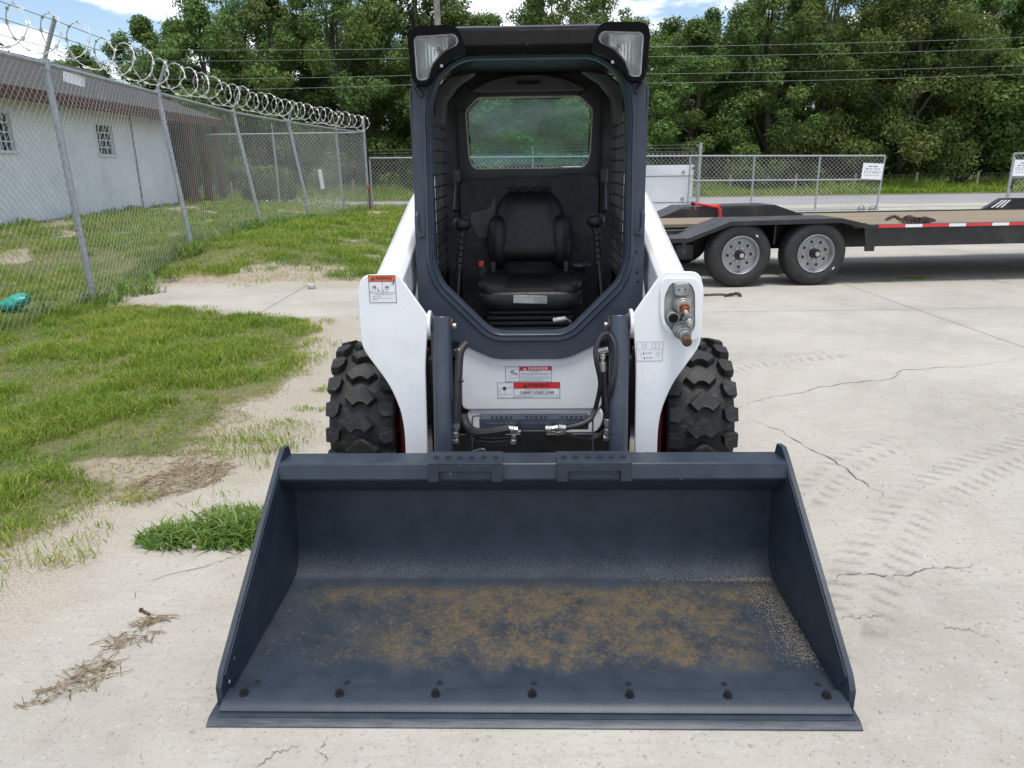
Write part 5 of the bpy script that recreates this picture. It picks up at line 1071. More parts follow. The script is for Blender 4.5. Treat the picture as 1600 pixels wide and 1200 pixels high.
def wire_part(name, segs, z0f, z1f, pitch, r, parent, mat_='mesh', lean=None):
    m = MB()
    for i, (a, b) in enumerate(zip(segs[:-1], segs[1:])): lattice(m, (a[0], a[1], 0), (b[0], b[1], 0), (z0f(a), z0f(b)), (z1f(a), z1f(b)), pitch, r, (lean[i], lean[i+1]) if lean else (0, 0))
    me = bpy.data.meshes.new(name); me.from_pydata(m.v, [], m.f); me.materials.append(MT[mat_]); me.update(); o = link(name, me, parent); o['kind'] = 'stuff'; return o

ZR = 2.5
FP = [(-4.45, 3.2), (-4.62, 5.0), (-4.75, 8.14), (-5.03, 11.25), (-5.32, 15.05), (-5.2, 18.3), (-4.88, 21.8), (-4.5, 24.0)]
FE = empty('razor_wire_fence', 'tall chain link fence topped with coiled razor wire along the lawn on the left', 'fence', (FP[2][0], FP[2][1], 0))
def fb(mb, name, m, bevel=0.0, root=None): return local_build(mb, name, m, root or FE, bevel)
gz = lambda p: float(bank(p[0], p[1]))
FB = [0.0, 0.02, 0.07, 0.20, 0.32, 0.34, 0.07, 0.0]                 # the middle posts lean: how far each foot stands right of its top
for i, q in enumerate(FP):
    z = gz(q); rad = 0.036 if i < len(FP)-1 else 0.045
    top = ZR if i < len(FP)-1 else ZR+0.48
    fb(MB().cyl((q[0]+FB[i], q[1], z-0.1), (q[0], q[1], top), rad, 12), 'post', MT['galv'])
    if i < len(FP)-1:
        m = MB(); m.cyl((q[0], q[1], ZR-0.06), (q[0], q[1], ZR+0.05), rad+0.012, 12); m.tube([(q[0], q[1], ZR+0.04), (q[0]+0.20, q[1]-0.02, ZR+0.44)], 0.022, 6); fb(m, 'wire_arm', MT['galv'])
fb(MB().tube([(x, y, ZR) for x, y in FP], 0.024, 8), 'top_rail', MT['galv'])
for k in range(3): fb(MB().tube([(x+0.07+0.06*k, y, ZR+0.15+0.125*k) for x, y in FP], 0.004, 4), 'barbed_strand', MT['thinwire'])
o = wire_part('chain_link_mesh', FP, lambda p: gz(p)-0.02, lambda p: ZR+0.03, 0.095, 0.0022, FE, lean=FB); o.data.transform(Matrix.Translation(-FE.location))
pts = []; cum = [0.0]
for a, b in zip(FP[:-1], FP[1:]): cum.append(cum[-1]+math.hypot(b[0]-a[0], b[1]-a[1]))
def along(s):
    for i in range(len(FP)-1):
        if s <= cum[i+1] or i == len(FP)-2:
            t = (s-cum[i])/(cum[i+1]-cum[i]); return FP[i][0]+(FP[i+1][0]-FP[i][0])*t, FP[i][1]+(FP[i+1][1]-FP[i][1])*t
cp = []; s_ = 0.0; ang = 0.0; rr = random.Random(11); rad = 0.21; jit = 0.0
while s_ < cum[-1]-0.05:
    x, y = along(s_); pitch_ = 0.60 if s_ < 12 else 0.50; turn = int(ang/(2*math.pi)); rj = 0.20+0.02*math.sin(turn*2.3); 
    cp.append((x+0.10+math.cos(ang)*rj, y, ZR+0.27+math.sin(ang)*rj+0.02*math.sin(turn*1.7))); ang += R(20); s_ += pitch_*20/360*(1+0.55*math.sin(ang-0.6))
fb(MB().tube(cp, 0.006, 5), 'razor_coil', MT['razor'])
m = MB()
for i in range(0, len(cp)-1, 2):
    p = Vector(cp[i]); d = (Vector(cp[i+1])-p).normalized(); q = d.orthogonal().normalized(); q2 = d.cross(q)
    m.add([p-d*0.028+q*0.016, p+d*0.028+q*0.016, p+d*0.008, p-d*0.008, p-d*0.028-q*0.016, p+d*0.028-q*0.016], [(0, 1, 2, 3), (3, 2, 5, 4)])
    m.add([p-d*0.02+q2*0.014, p+d*0.02+q2*0.014, p+d*0.02-q2*0.014, p-d*0.02-q2*0.014], [(0, 1, 2, 3)])
o = fb(m, 'razor_barbs', MT['razor']); o['kind'] = 'stuff'
# fence running left from the corner, behind
FP2 = [(-4.5, 24.0), (-7.35, 24.05), (-9.6, 24.1)]
FE2 = empty('rear_fence', 'chain link fence with top rail running left from the corner post to the house', 'fence', (FP2[0][0], FP2[0][1], 0))
for q in FP2[1:]: fb(MB().cyl((q[0], q[1], 0.1), (q[0], q[1], 2.5), 0.035, 10), 'post', MT['galv'], root=FE2)
q = FP2[1]; m = MB(); m.tube([(q[0], q[1], 2.5), (q[0], q[1]-0.02, 2.82)], 0.02, 6); fb(m, 'wire_arm', MT['galv'], root=FE2)
fb(MB().tube([(x, y, 2.5) for x, y in FP2], 0.024, 8), 'top_rail', MT['galv'], root=FE2)
o = wire_part('chain_link_mesh', FP2, lambda p: gz(p)-0.02, lambda p: 2.5, 0.13, 0.0028, FE2); o.data.transform(Matrix.Translation(-FE2.location))
cp2 = []; ang = 0
for i in range(420): t = i/420; cp2.append((-4.9-3.2*t+0.04*math.sin(i), 23.9+math.cos(ang)*0.10, 0.30+math.sin(ang)*0.16+0.05)); ang += R(16)
o = MB().tube(cp2, 0.006, 4).build('loose_razor_coil', MT['razor']); tag(o, 'loose coil of razor wire lying at the foot of the rear fence', 'razor wire')
# low fence beyond the yard, then the sliding gate
FP3 = [(-4.4, 24.1), (-1.6, 23.6), (0.72, 23.1), (3.1, 22.7), (5.62, 22.45)]
FE3 = empty('yard_fence', 'lower chain link fence with barbed strands behind the loader, left of the tall post', 'fence', (FP3[2][0], FP3[2][1], 0))
for i, q in enumerate(FP3): fb(MB().cyl((q[0], q[1], -0.1), (q[0], q[1], 1.70 if i < 4 else 2.02), 0.03 if i < 4 else 0.05, 12), 'post', MT['galv'], root=FE3)
for i in (1, 2, 3): q = FP3[i]; fb(MB().tube([(q[0], q[1], 1.69), (q[0], q[1], 2.0)], 0.014, 6), 'wire_arm', MT['galv'], root=FE3)
fb(MB().tube([(x, y, 1.70-0.008*x) for x, y in FP3], 0.024, 8), 'top_rail', MT['galv'], root=FE3)
for k in range(3): fb(MB().tube([(x, y, 1.79+0.09*k) for x, y in FP3], 0.006, 4), 'barbed_strand', MT['thinwire'], root=FE3)
o = wire_part('chain_link_mesh', FP3, lambda p: 0.05, lambda p: 1.76, 0.125, 0.0035, FE3); o.data.transform(Matrix.Translation(-FE3.location))
PN = empty('sheet_metal_hoarding', 'large white sheet metal panel with two seams behind the fence, left of the gate', 'panel', (4.2, 22.72, 0))
x0 = 1.6; x1 = 5.52
for z0, z1 in ((0.02, 0.318), (0.326, 1.086), (1.094, 1.405)): local_build(MB().bx(x0, x1, 22.72, 22.76, z0, z1), 'panel', MT['panelwhite'], PN, 0.004)
local_build(MB().bx(x0+0.02, x1-0.02, 22.77, 22.80, 0.0, 1.38), 'backing', MT['black'], PN)
for q, r_, mm in (((1083, 263), 0.045, 'hole'), ((1068, 269), 0.05, 'castgrey'), ((1066, 311), 0.055, 'castgrey')): p = onY(q[0], q[1], 22.7); local_build(MB().cyl((p.x, 22.70, p.z), (p.x, 22.719, p.z), r_, 12), 'hinge', MT[mm], PN, 0.003)
for zz_ in (0.322, 1.09): local_build(MB().bx(x0, 5.75, 22.705, 22.715, zz_-0.008, zz_+0.008), 'strap', MT['black'], PN)

def gate(name, label, xs_, yl, zt, tilt, sign_at):
    G = empty(name, label, 'gate', (xs_[0], yl, 0)); top = lambda x: zt[0]+(zt[1]-zt[0])*(x-xs_[0])/(xs_[-1]-xs_[0]); bot = 0.07
    for i, x in enumerate(xs_):
        lean_ = tilt if i == len(xs_)-1 else 0.0; m = MB(); m.tube([(x-lean_, yl, bot), (x, yl, top(x))], 0.026, 10); local_build(m, 'upright', MT['galv'], G)
    for nm, zf in (('top_rail', top), ('middle_rail', lambda x: bot+(top(x)-bot)*0.56), ('bottom_rail', lambda x: bot)): m = MB(); m.tube([(xs_[0], yl, zf(xs_[0])), (xs_[-1], yl, zf(xs_[-1]))], 0.022, 8); local_build(m, nm, MT['galv'], G)
    m = MB(); lattice(m, (xs_[0], yl, 0), (xs_[-1], yl, 0), (bot, bot), (zt[0]+0.03, zt[1]+0.03), 0.125, 0.0036)
    me = bpy.data.meshes.new('chain_link_mesh'); me.from_pydata(m.v, [], m.f); me.materials.append(MT['mesh']); me.transform(Matrix.Translation(-G.location)); o = link('chain_link_mesh', me, G); o['kind'] = 'stuff'
    return G
G1 = gate('sliding_gate', 'chain link gate on small wheels standing open behind the trailer wheels', (5.30, 7.18, 9.10, 11.0), 22.3, (1.655, 1.585), 0.06, None)
for x in (10.45, 10.78):
    m = MB(); m.lathe([(-0.03, 0.075), (-0.03, 0.095), (0.03, 0.095), (0.03, 0.075)], 20, lambda a, r, t, x=x: (x+math.cos(t)*r, 22.22+a, 0.095+math.sin(t)*r), True); m.box((x, 22.22, 0.095), (0.14, 0.02, 0.02)); local_build(m, 'gate_wheel', MT['galv'], G1)
G2 = gate('gate_leaf', 'chain link gate leaf cut by the picture edge beyond the trailer front', (14.77, 16.8), 22.3, (1.60, 1.60), 0.0, None)
m = MB(); m.box((14.86, 22.24, 0.80), (0.07, 0.06, 0.12)); m.box((14.83, 22.24, 0.66), (0.035, 0.05, 0.12)); local_build(m, 'latch', MT['chain'], G2, 0.005)
m = MB(); m.tube([(14.80, 22.3, 1.5), (14.80, 22.3, 0.0)], 0.035, 8); local_build(m, 'latch_post', MT['galv'], G2)
def closed_sign(x0, x1, z0, z1, y, rot, label):
    S = empty('closed_sign', label, 'sign', ((x0+x1)/2, y, (z0+z1)/2)); w = x1-x0; h = z1-z0
    MB().bx(-w/2, w/2, 0.0, 0.006, -h/2, h/2).build('sign_board', MT['d_white'], S)
    d = Decal((-w/2, -0.0003, -h/2), (1, 0, 0), (0, 0, 1), (0, -1, 0)); d.text('CLOSED', w/2, h*0.44, h*0.19, 4, 0, w*0.82, w*0.006)
    d.small_print(w*0.28, w*0.72, h*0.76, h*0.11, 4, 0, 5); d.small_print(w*0.14, w*0.86, h*0.62, h*0.09, 4, 0, 6); d.small_print(w*0.12, w*0.88, h*0.22, h*0.07, 4, 0, 7); d.build('lettering', S)
    S.rotation_euler.y = rot
closed_sign(10.36, 10.96, 0.93, 1.38, 22.26, R(3), 'white closed sign on the right end of the sliding gate')
closed_sign(14.80, 15.45, 0.96, 1.42, 22.26, R(1), 'white closed sign cut by the picture edge on the far right gate leaf')
# small boards and markers on the left fence
def board(name, label, cat, q, Y, w, h, rot=0.0, mm='d_white'):
    p = onY(q[0], q[1], Y); o = MB().box((0, 0, 0), (w, 0.006, h)).build(name, MT[mm], None, 0.001); o.location = p; o.rotation_euler = (0, rot, R(60)); tag(o, label, cat)
board('blank_tag', 'small blank white tag wired high on the fence below the razor coil', 'sign', (116, 121), 8.9, 0.24, 0.15, R(12))
board('white_board', 'narrow upright white board hanging low on the rear fence left of the corner post', 'sign', (502, 280), 23.7, 0.16, 0.60, R(-7))
M_ = empty('marker_post', 'short rust red marker post at the foot of the corner fence post', 'post', (-4.35, 23.4, 0)); local_build(MB().box((-4.35, 23.4, 0.42), (0.05, 0.05, 0.95)), 'post', MT['fascia'], M_, 0.006); local_build(MB().box((-4.37, 23.37, 0.86), (0.06, 0.012, 0.10)), 'reflector', MT['redb'], M_)
# wire field fence across the road
FF_ = empty('field_fence', 'wire field fence on weathered wooden posts at the edge of the wood across the road', 'fence', (10, 36, 0))
fx = [-34+2.97*k for k in range(27)]
pme = MB().cyl((0, 0, -0.2), (0, 0, 0.92), 0.055, 8, r1=0.048).mesh('post', [MT['woodpost']])
for x in fx: o = link('post', pme, FF_); o.location = (x+random.uniform(-.15, .15)-10, random.uniform(-.05, .05), 0); o.rotation_euler = (R(random.uniform(-3, 3)), R(random.uniform(-4, 4)), random.uniform(0, 6))
m = MB()
for k in range(7): m.tube([(-44, 0.06, 0.12+0.115*k), (34, 0.06, 0.12+0.115*k)], 0.004, 3)
for k in range(390): x = -44+k*0.2; m.tube([(x, 0.06, 0.1), (x, 0.06, 0.83)], 0.003, 3)
o = m.build('wire_mesh', MT['thinwire'], FF_, smooth_deg=0); o['kind'] = 'stuff'

# ================================================================== THE HOUSE
HW0 = Vector((-9.72, 12.0, 0)); HW1 = Vector((-9.86, 22.4, 0)); hd = (HW1-HW0).normalized(); hn = Vector((hd.y, -hd.x, 0)); HL = (HW1-HW0).length
HS = empty('house', 'low white house with grey shingle roof and brown fascia behind the fence', 'house', mat=Matrix.Translation(HW1) @ Matrix(((hd.x, -hn.x, 0, 0), (hd.y, -hn.y, 0, 0), (0, 0, 1, 0), (0, 0, 0, 1))))
HI = HS.matrix_world.inverted(); Z0 = 0.3; ZE = 2.95
def hw(px, py, off=0.0): return HI @ onPl(px, py, HW1+hn*off, hn)       # x along the wall (0 at the corner), y into the house
wins = []
for q0, q1 in (((147, 194), (180, 242)), ((-12, 174), (24, 236))):
    a, b = hw(*q0), hw(*q1); wins.append((a.x, b.x, b.z, a.z))
wl_ = MB(); wl_.xz([(-16, Z0), (0, Z0), (0, ZE), (-16, ZE)], 0.0, 0.2, [[(a, z0), (b, z0), (b, z1), (a, z1)] for a, b, z0, z1 in wins]); wl_.bx(-16, -0.0, 0.2001, 5, ZE-0.05, ZE); WALL = wl_.build('wall', MT['wallwhite'], HS)
MB().bx(-0.2, 0, 0.201, 6.5, Z0, ZE).build('end_wall', MT['wallwhite'], HS)
q = hw(212, 250); MB().bx(q.x-0.02, q.x+0.02, -0.03, -0.002, Z0, ZE-0.1).build('downpipe', MT['castgrey'], HS, 0.004)
for a, b, z0, z1 in wins:
    f = MB(); t = 0.05; f.bx(a-t, b+t, -0.025, -0.002, z1, z1+t); f.bx(a-t, b+t, -0.06, -0.002, z0-t, z0); f.bx(a-t, a, -0.025, -0.002, z0+.001, z1-.001); f.bx(b, b+t, -0.025, -0.002, z0+.001, z1-.001)
    W = f.build('window', MT['panelwhite'], HS, 0.004)
    cw, ch_ = (b-a)/3, (z1-z0)/4
    for i in range(3):
        for j in range(4): MB().bx(a+i*cw+0.012, a+(i+1)*cw-0.012, 0.06, 0.066, z0+j*ch_+0.012, z0+(j+1)*ch_-0.012).build('pane', MT['pane'], W)
    g = MB()
    for i in range(4): g.bx(a+i*cw-0.012, a+i*cw+0.012, 0.045, 0.075, z0, z1)
    for j in range(5): g.bx(a, b, 0.048, 0.072, z0+j*ch_-0.012, z0+j*ch_+0.012)
    g.build('sash', MT['panelwhite'], W)
    MB().bx(a-0.1, b+0.1, 0.1, 0.19, z0-0.1, z1+0.1).build('blind', MT['grey_liner'], W)
RE = 3.0
MB().yz([(-0.55, ZE+0.02), (-0.55, ZE+0.05), (3.6, ZE+1.62), (7.75, ZE+0.05), (7.75, ZE+0.02), (3.6, ZE+1.56)], -16, RE).build('roof', MT['shingle'], HS)
MB().bx(-16, RE, -0.58, -0.552, ZE-0.2, ZE+0.045).build('fascia', MT['fascia'], HS, 0.004)
MB().bx(-16, RE-0.01, -0.55, -0.002, ZE-0.12, ZE-0.08).build('soffit', MT['fascia'], HS)
MB().bx(0.01, 2.75, 0.55, 0.75, Z0, ZE).build('porch_wall', MT['brownwall'], HS)
MB().bx(0.01, RE-0.1, -0.5, 6.5, ZE-0.12, ZE-0.06).build('porch_ceiling', MT['fascia'], HS)
for x in (0.45, 1.5, 2.75): MB().bx(x-0.1, x+0.1, -0.45, -0.25, Z0, ZE-0.125).build('porch_post', MT['fascia'], HS, 0.01)
MB().bx(0.75, 1.6, 0.52, 0.545, Z0+0.02, 2.35).build('porch_door', MT['hole'], HS)

# ================================================================== TREES, SHRUBS
def leaves(centres, radii, n, size, zsq=0.75, seed=1):
    r = np.random.default_rng(seed); nb = len(centres); centres = np.array(centres); radii = np.array(radii); p = radii**2.2; k = r.choice(nb, n, p=p/p.sum())
    d = r.normal(0, 1, (n, 3)); d /= np.linalg.norm(d, axis=1)[:, None]; rad = radii[k]*(r.uniform(0.15, 1, n)**0.45)*(0.85+0.35*r.uniform(0, 1, n)*(r.uniform(0, 1, n) < 0.25))
    c = centres[k]+d*rad[:, None]*np.array([1, 1, zsq])
    nr = d+r.normal(0, 0.75, (n, 3))+np.array([0, 0, 0.55]); nr /= np.linalg.norm(nr, axis=1)[:, None]
    t = np.cross(nr, r.normal(0, 1, (n, 3))); t /= np.linalg.norm(t, axis=1)[:, None]; b = np.cross(nr, t); s = (size*r.uniform(0.55, 1.45, n))[:, None]
    P = np.stack([c-t*s, c+b*s*0.42, c+t*s, c-b*s*0.42], 1).reshape(-1, 3)
    tint = np.repeat(np.clip(r.uniform(0, 1, nb)[k]*0.55+r.uniform(0, 0.45, n)+0.0*rad, 0, 1), 4)
    return P, np.arange(4*n).reshape(n, 4), tint
def tree_variant(seed, H, W, n, size, low=0.12):
    r = random.Random(seed); cs = []; rs = []; nb = 110
    limbs = MB(); trunk = [(0, 0, -0.3), (r.uniform(-.2, .2), r.uniform(-.2, .2), H*0.22), (r.uniform(-.5, .5), r.uniform(-.4, .4), H*0.5), (r.uniform(-.6, .6), r.uniform(-.5, .5), H*0.72)]
    tp = spline(trunk, 5); limbs.tube(tp, [0.26*(1-0.82*i/(len(tp)-1)) for i in range(len(tp))], 9)
    for k in range(nb):
        h = low+(1-low)*((k+r.random())/nb); a = r.uniform(0, 2*math.pi)
        prof_ = W*0.5*(math.sin(math.pi*min(1, (h*0.93+0.13)))**0.6)*(0.75+0.5*r.random()); q = prof_*(0.35+0.65*r.random()**0.5)
        c = Vector((math.cos(a)*q, math.sin(a)*q*0.85, H*h*0.95)); rr_ = W*r.uniform(0.07, 0.15)*(1-0.3*h); cs.append(tuple(c)); rs.append(rr_)
        if k % 8 == 0:
            b0 = tp[min(len(tp)-2, int(len(tp)*min(0.9, h*0.75)))]; mid = b0.lerp(c, 0.55)+Vector((0, 0, r.uniform(-.2, .4))); lp_ = spline([b0, mid, c], 4); limbs.tube(lp_, [0.085*(1-0.8*i/(len(lp_)-1)) for i in range(len(lp_))], 5)
            for _ in range(2): e = c+Vector((r.uniform(-1, 1), r.uniform(-1, 1), r.uniform(-.2, 1)))*rr_*1.1; limbs.tube([mid, e], [0.025, 0.008], 4)
    P, F_, t = leaves(cs, rs, n, size, seed=seed)
    return limbs.mesh('trunk', [MT['bark']], 50), np_mesh('crown', P, F_, MT['leaf'], {'tint': t}), H*1.02
TV = [tree_variant(100+i, h, w, 46000, 0.088, lo) for i, (h, w, lo) in enumerate(((11, 8.2, 0.06), (12.5, 8.6, 0.09), (10, 7.2, 0.05), (13, 9.2, 0.10), (9, 6.6, 0.10), (11.5, 7.0, 0.03)))]
WISP = tree_variant(140, 9.5, 6.5, 4200, 0.12, 0.3)
def plant_tree(v, x, y, sc, rz, label, group=None, name='oak_tree', zs=1.0):
    pxl = 800+1190*x/y; top = v[2]*sc
    for a_, b_, ylim in ((725, 812, 34), (955, 1085, 44), (85, 175, 70), (175, 275, 30)):
        if a_ < pxl < b_: zs = min(1.0, (1.43+(262-ylim)/1190*y)/top)
    T_ = empty(name, label, 'tree', (x, y, 0), group); T_.scale = (sc, sc, sc*zs); T_.rotation_euler.z = rz
    link('trunk', v[0], T_); link('crown', v[1], T_)
front = [(-15.2, 39.5, 4, 1.08, 'tall dark green tree at the left end of the wood beyond the second fence post'),
 (-12.0, 40.5, 2, 1.06, 'green tree behind the white house roof, second from the left end of the wood'),
 (-8.4, 39.6, 0, 1.06, 'broad green tree behind the rear fence and its narrow white board'),
 (-4.9, 40.6, 5, 1.08, 'tall green tree directly behind the corner fence post with razor wire'),
 (-1.3, 39.4, 1, 0.95, 'green tree just left of the loader cab behind the utility pole'),
 (2.3, 40.4, 3, 0.88, 'green tree seen through the rear window of the cab'),
 (6.0, 39.6, 2, 0.93, 'green tree just right of the cab, behind the white panel and tall gate post'),
 (9.6, 40.6, 0, 1.0, 'green tree behind the left half of the sliding gate'),
 (13.2, 39.5, 5, 1.02, 'yellow green tree behind the middle of the sliding gate'),
 (16.6, 40.4, 1, 1.0, 'green tree behind the closed sign of the sliding gate'),
 (20.3, 39.4, 3, 0.98, 'wide green tree behind the gap between the two gates'),
 (24.0, 40.2, 4, 1.36, 'green tree behind the far right gate leaf'),
 (28.0, 39.6, 0, 1.1, 'green tree at the right edge of the picture beyond the far gate')]
for i, (x, y, v, sc, lb) in enumerate(front): plant_tree(TV[v], x, y, sc, i*1.7, lb, 'trees at the front of the wood')
for i, x in enumerate(np.arange(-17, 36, 3.7)): plant_tree(TV[(i*2+1) % 6], float(x)+rng.uniform(-1, 1), 46.5+rng.uniform(-1.5, 2), 0.95+0.12*rng.uniform(-1, 1)+(0.05 if x < 18 else 0.12), i*2.3, 'dark tree filling the back of the wood behind the front trees', 'trees at the back of the wood')
for i, x in enumerate(np.arange(-13, 40, 4.3)): plant_tree(TV[(i*5+2) % 6], float(x)+rng.uniform(-1, 1), 53+rng.uniform(-1.5, 2), 1.0+0.1*rng.uniform(-1, 1), i*1.1, 'dark tree filling the back of the wood behind the front trees', 'trees at the back of the wood')
plant_tree(WISP, -24.0, 35.0, 1.0, 0.4, 'thin branched tree with sparse leaves at the top left behind the house', None, 'sparse_tree')
plant_tree(TV[4], -29, 42, 0.8, 0.4, 'small green tree hidden mostly behind the house roof at far left', None)
for x, v_, sc_, l in ((-20.3, 2, 1.0, 'green tree rising over the house roof right of the first fence post'), (-24.0, 0, 0.86, 'lower green tree rising just over the house roof at the first fence post')): plant_tree(TV[v_], x, 44.5, sc_, 1.0, l)
# undergrowth that closes the wood below the crowns
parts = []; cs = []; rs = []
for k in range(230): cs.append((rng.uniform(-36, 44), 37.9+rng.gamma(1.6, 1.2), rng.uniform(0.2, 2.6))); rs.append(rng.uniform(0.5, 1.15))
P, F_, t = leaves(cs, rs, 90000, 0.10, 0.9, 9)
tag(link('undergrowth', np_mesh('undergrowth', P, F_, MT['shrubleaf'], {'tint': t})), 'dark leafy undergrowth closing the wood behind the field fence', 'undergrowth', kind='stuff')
for q, lb in ((((1426, 240), (1430, 250), (1436, 262)), 'short pale dead branch hanging at the dark edge of the wood between the gates'), (((1436, 242), (1447, 248), (1460, 250), (1478, 258)), 'longer forked pale dead branch at the dark edge of the wood between the gates')):
    b = MB(); pp = spline([onY(a_[0], a_[1], 37.5) for a_ in q], 4); b.tube(pp, [0.05*(1-0.7*i/len(pp)) for i in range(len(pp))], 5); b.tube([pp[len(pp)//2], pp[len(pp)//2]+Vector((0.3, 0, 0.22))], 0.02, 4); tag(b.build('dead_branch', MT['woodpost']), lb, 'branch')
def shrub(cx, cy, z, rx, ry, h, n, seed, label, size=0.04, name='clipped_hedge', cat='hedge'):
    S = empty(name, label, cat, (cx, cy, z)); r = np.random.default_rng(seed); u = r.uniform(-1, 1, (n, 3)); big = np.abs(u); ax = np.argmax(big, 1); u[np.arange(n), ax] = np.sign(u[np.arange(n), ax])*r.uniform(0.82, 1.04, n)
    q = np.abs(u)**3; u = u/np.maximum(1, q.sum(1)**(1/3))[:, None]*(1+r.normal(0, .04, n))[:, None]
    c = np.stack([u[:, 0]*rx, u[:, 1]*ry, h*0.5+u[:, 2]*h*0.5], 1); nr = u+r.normal(0, .6, (n, 3)); nr /= np.linalg.norm(nr, axis=1)[:, None]; t = np.cross(nr, r.normal(0, 1, (n, 3))); t /= np.linalg.norm(t, axis=1)[:, None]; b = np.cross(nr, t); s = (size*r.uniform(.6, 1.5, n))[:, None]
    P = np.stack([c-t*s, c+b*s*.5, c+t*s, c-b*s*.5], 1).reshape(-1, 3); link('foliage', np_mesh('foliage', P, np.arange(4*n).reshape(n, 4), MT['leaf'], {'tint': np.repeat(r.uniform(0, .85, n), 4)}), S)
    m = MB()
    for k in range(6): a = k*1.05; m.tube([(0.05*math.cos(a), 0.05*math.sin(a), -0.05), (rx*.5*math.cos(a), ry*.5*math.sin(a), h*.6)], [0.03, 0.012], 5)
    m.build('stem', MT['bark'], S)
shrub(-8.0, 25.2, 0.22, 0.80, 0.7, 1.30, 9000, 3, 'rounded clipped green hedge beside the porch behind the fence', 0.045)

# ================================================================== POLE AND POWER LINES
PO = empty('utility_pole', 'pale wooden utility pole rising behind the cab roof', 'pole', (-2.6, 30.0, 0)); MB().cyl((0, 0, -0.3), (0, 0, 10.5), 0.15, 14, r1=0.105).build('shaft', MT['polewood'], PO)
MB().box((0, -0.14, 9.3), (2.2, 0.1, 0.12)).build('cross_arm', MT['polewood'], PO, 0.01)
for lb, zl, zp, zr in (('highest of the four cables crossing in front of the wood', 6.45, 5.72, 6.15), ('second highest of the four cables crossing in front of the wood', 5.95, 5.40, 5.75), ('third highest of the four cables crossing in front of the wood', 5.25, 4.80, 5.15), ('lowest of the four cables crossing in front of the wood', 4.75, 4.47, 4.85)):
    pts = []
    for xa, za, xb_, zb in ((-30, zl, -2.6, zp), (-2.6, zp, 30, zr)):
        for k in range(17): t_ = k/16; pts.append((xa+(xb_-xa)*t_, 30.0-0.16, za+(zb-za)*t_-0.9*t_*(1-t_)))
    o = MB().tube([p for i, p in enumerate(pts) if i != 17], 0.0075, 5).build('power_cable', MT['wire']); tag(o, lb, 'cable', 'cables on the utility pole')

# ================================================================== SMALL THINGS ON THE GROUND
p = onZ(28, 490); TE = MB(); n_ = 14
prof_ = [(0.0, 0.02), (0.05, 0.13), (0.14, 0.165), (0.24, 0.12), (0.30, 0.085)]
vs = []
for i in range(9):
    t_ = i/8
    for k in range(n_): a = 2*math.pi*k/n_; rr_ = 0.125*math.sin(math.pi*(0.06+0.80*t_))**0.7*(1+0.10*math.sin(3*a+t_*5)); vs.append((-0.20+0.36*t_+0.03*math.sin(5*t_), math.cos(a)*rr_*0.9, 0.07+0.10*t_+math.sin(a)*rr_*0.85))
TE.add(vs, [(i*n_+k, i*n_+(k+1) % n_, (i+1)*n_+(k+1) % n_, (i+1)*n_+k) for i in range(8) for k in range(n_)]+[tuple(range(n_)), tuple(range(8*n_, 9*n_))])
o = TE.build('plastic_bag', MT['teal'], None, smooth_deg=60); o.location = (p.x, p.y, bank(p.x, p.y)+0.02); o.rotation_euler = (0, 0, 0.15); o.scale = (1, 1, 0.8); tag(o, 'crumpled teal plastic bag lying in the grass by the fence', 'bag')
p = onZ(487, 451); o = MB().ell((0, 0, 0.03), (0.055, 0.04, 0.04), 10, 7, 0.8).build('pale_stone', MT['stone']); o.location = p; tag(o, 'small pale stone at the edge of the grass left of the loader', 'stone')
p = onZ(228, 959); o = MB(); o.cyl((-0.02, 0.012, 0.006), (0.018, -0.012, 0.006), 0.0045, 8); o.cyl((-0.024, 0.0145, 0.006), (-0.02, 0.012, 0.006), 0.008, 6); o = o.build('loose_bolt', MT['rust']); o.location = p; tag(o, 'loose rusty bolt lying on the concrete left of the bucket', 'bolt')
def straw(cx, cy, rx, ry, n, ln, seed, rot=0.0):
    r = np.random.default_rng(seed); a = r.uniform(0, 2*math.pi, n); q = np.sqrt(r.uniform(0, 1, n)); u = np.cos(a)*q*rx; v = np.sin(a)*q*ry; n_all = n; x = cx+u*math.cos(rot)-v*math.sin(rot); y = cy+u*math.sin(rot)+v*math.cos(rot)
    b = r.normal(rot, 0.9, n); l = ln*r.uniform(.4, 1.3, n)/2; w = r.uniform(.0007, .0018, n); z = 0.004+r.exponential(.006, n)*(1.1-q); dz = r.normal(0, .004, n); dx, dy = np.cos(b)*l, np.sin(b)*l; ox, oy = -np.sin(b)*w, np.cos(b)*w
    P = np.stack([np.stack([x-dx-ox, y-dy-oy, z-dz], 1), np.stack([x-dx+ox, y-dy+oy, z-dz+w], 1), np.stack([x+ox*.3, y+oy*.3, z+w+.004], 1), np.stack([x-ox, y-oy, z+.003], 1), np.stack([x+dx+ox, y+dy+oy, z+dz+w], 1), np.stack([x+dx-ox, y+dy-oy, z+dz], 1)], 1).reshape(-1, 3)
    o_ = np.arange(n)[:, None]*6; return np_mesh('dead_grass', P, np.concatenate([o_+np.array([[0, 1, 2, 3]]), o_+np.array([[3, 2, 4, 5]])]), MT['straw'])
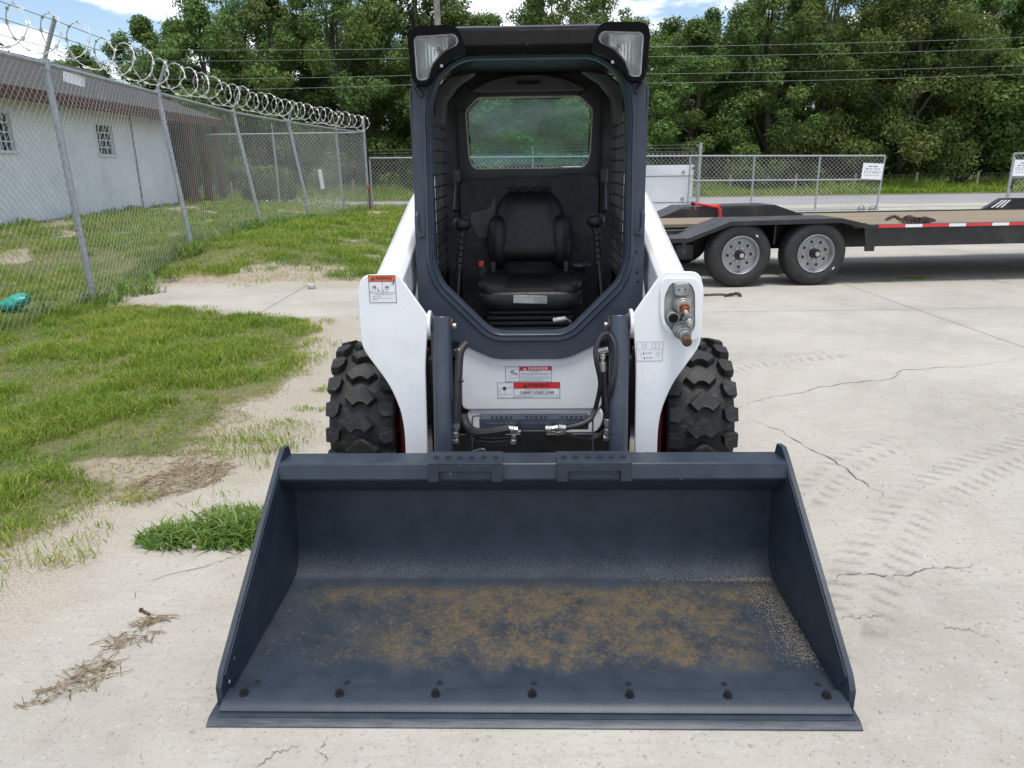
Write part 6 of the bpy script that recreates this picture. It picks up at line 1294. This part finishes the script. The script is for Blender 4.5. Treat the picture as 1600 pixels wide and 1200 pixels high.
for q, rx, ry, n, ln, rot, lb in (((80, 1087), .09, .035, 26, .05, .5, 'small tuft of dead grass on the concrete, lowest left of the scattered tufts'), ((136, 1062), .10, .06, 52, .06, .4, 'brown dead grass tuft second lowest on the concrete left of the bucket'), ((148, 1040), .09, .04, 16, .06, .7, 'thin wisp of dead grass touching the second lowest brown tuft'), ((196, 1003), .10, .05, 38, .06, .4, 'brown dead grass tuft third from the lowest left of the bucket'), ((238, 972), .07, .02, 28, .07, .5, 'thin wisp of dead grass beside the loose bolt')):
    p = onZ(*q); tag(link('dead_grass_tuft', straw(p.x, p.y, rx, ry, n, ln, int(q[0]), rot)), lb, 'dead grass', 'dead grass tufts on the concrete')
p = onZ(275, 752); q_ = onZ(215, 722)
mA = straw(p.x, p.y, .28, .17, 330, .12, 7, 0.8); tag(link('straw_mat', mA), 'flattened mat of brown dead grass at the ragged lawn edge', 'dead grass', kind='stuff')
mB_ = straw(q_.x, q_.y, .40, .15, 260, .09, 8, 0.2); tag(link('straw_litter', mB_), 'scattered dead grass on bare sandy soil at the lawn edge', 'dead grass', kind='stuff')
parts = [ring_tuft(onZ(1430, 435).x, onZ(1430, 435).y, 0.24, 0.10, 240, 0.03, 0.012, flat), ring_tuft(onZ(1383, 440).x, onZ(1383, 440).y, 0.10, 0.06, 70, 0.02, 0.010, flat)]
for q in ((470, 640), (440, 660), (395, 690), (415, 705), (505, 610), (500, 640)): p = onZ(*q); parts.append(ring_tuft(p.x, p.y, 0.09, 0.05, 50, 0.035, 0.005, flat))
v, f, t = merge(parts); tag(link('crack_weeds', np_mesh('crack_weeds', v, f, MT['grass'], {'tint': t})), 'little weeds growing in cracks of the concrete', 'weeds', kind='stuff')
gn = 2600; x = rng.uniform(-3.2, 3.2, gn); y = rng.uniform(1.2, 5.5, gn); keep = lawn(x, y) < -0.02; x, y = x[keep], y[keep]; gn = len(x); r_ = rng.exponential(0.0022, gn)+0.0012; P = np.stack([x, y, np.full(gn, 0.002)], 1)[:, None]+T[None]*r_[:, None, None]; o_ = np.arange(gn)[:, None]*4
tag(link('grit', np_mesh('grit', P.reshape(-1, 3), np.concatenate([o_+np.array([q]) for q in ((0, 1, 3), (1, 2, 3), (2, 0, 3), (0, 2, 1))]), MT['stone'])), 'fine grit and chips scattered on the concrete', 'gravel', kind='stuff')
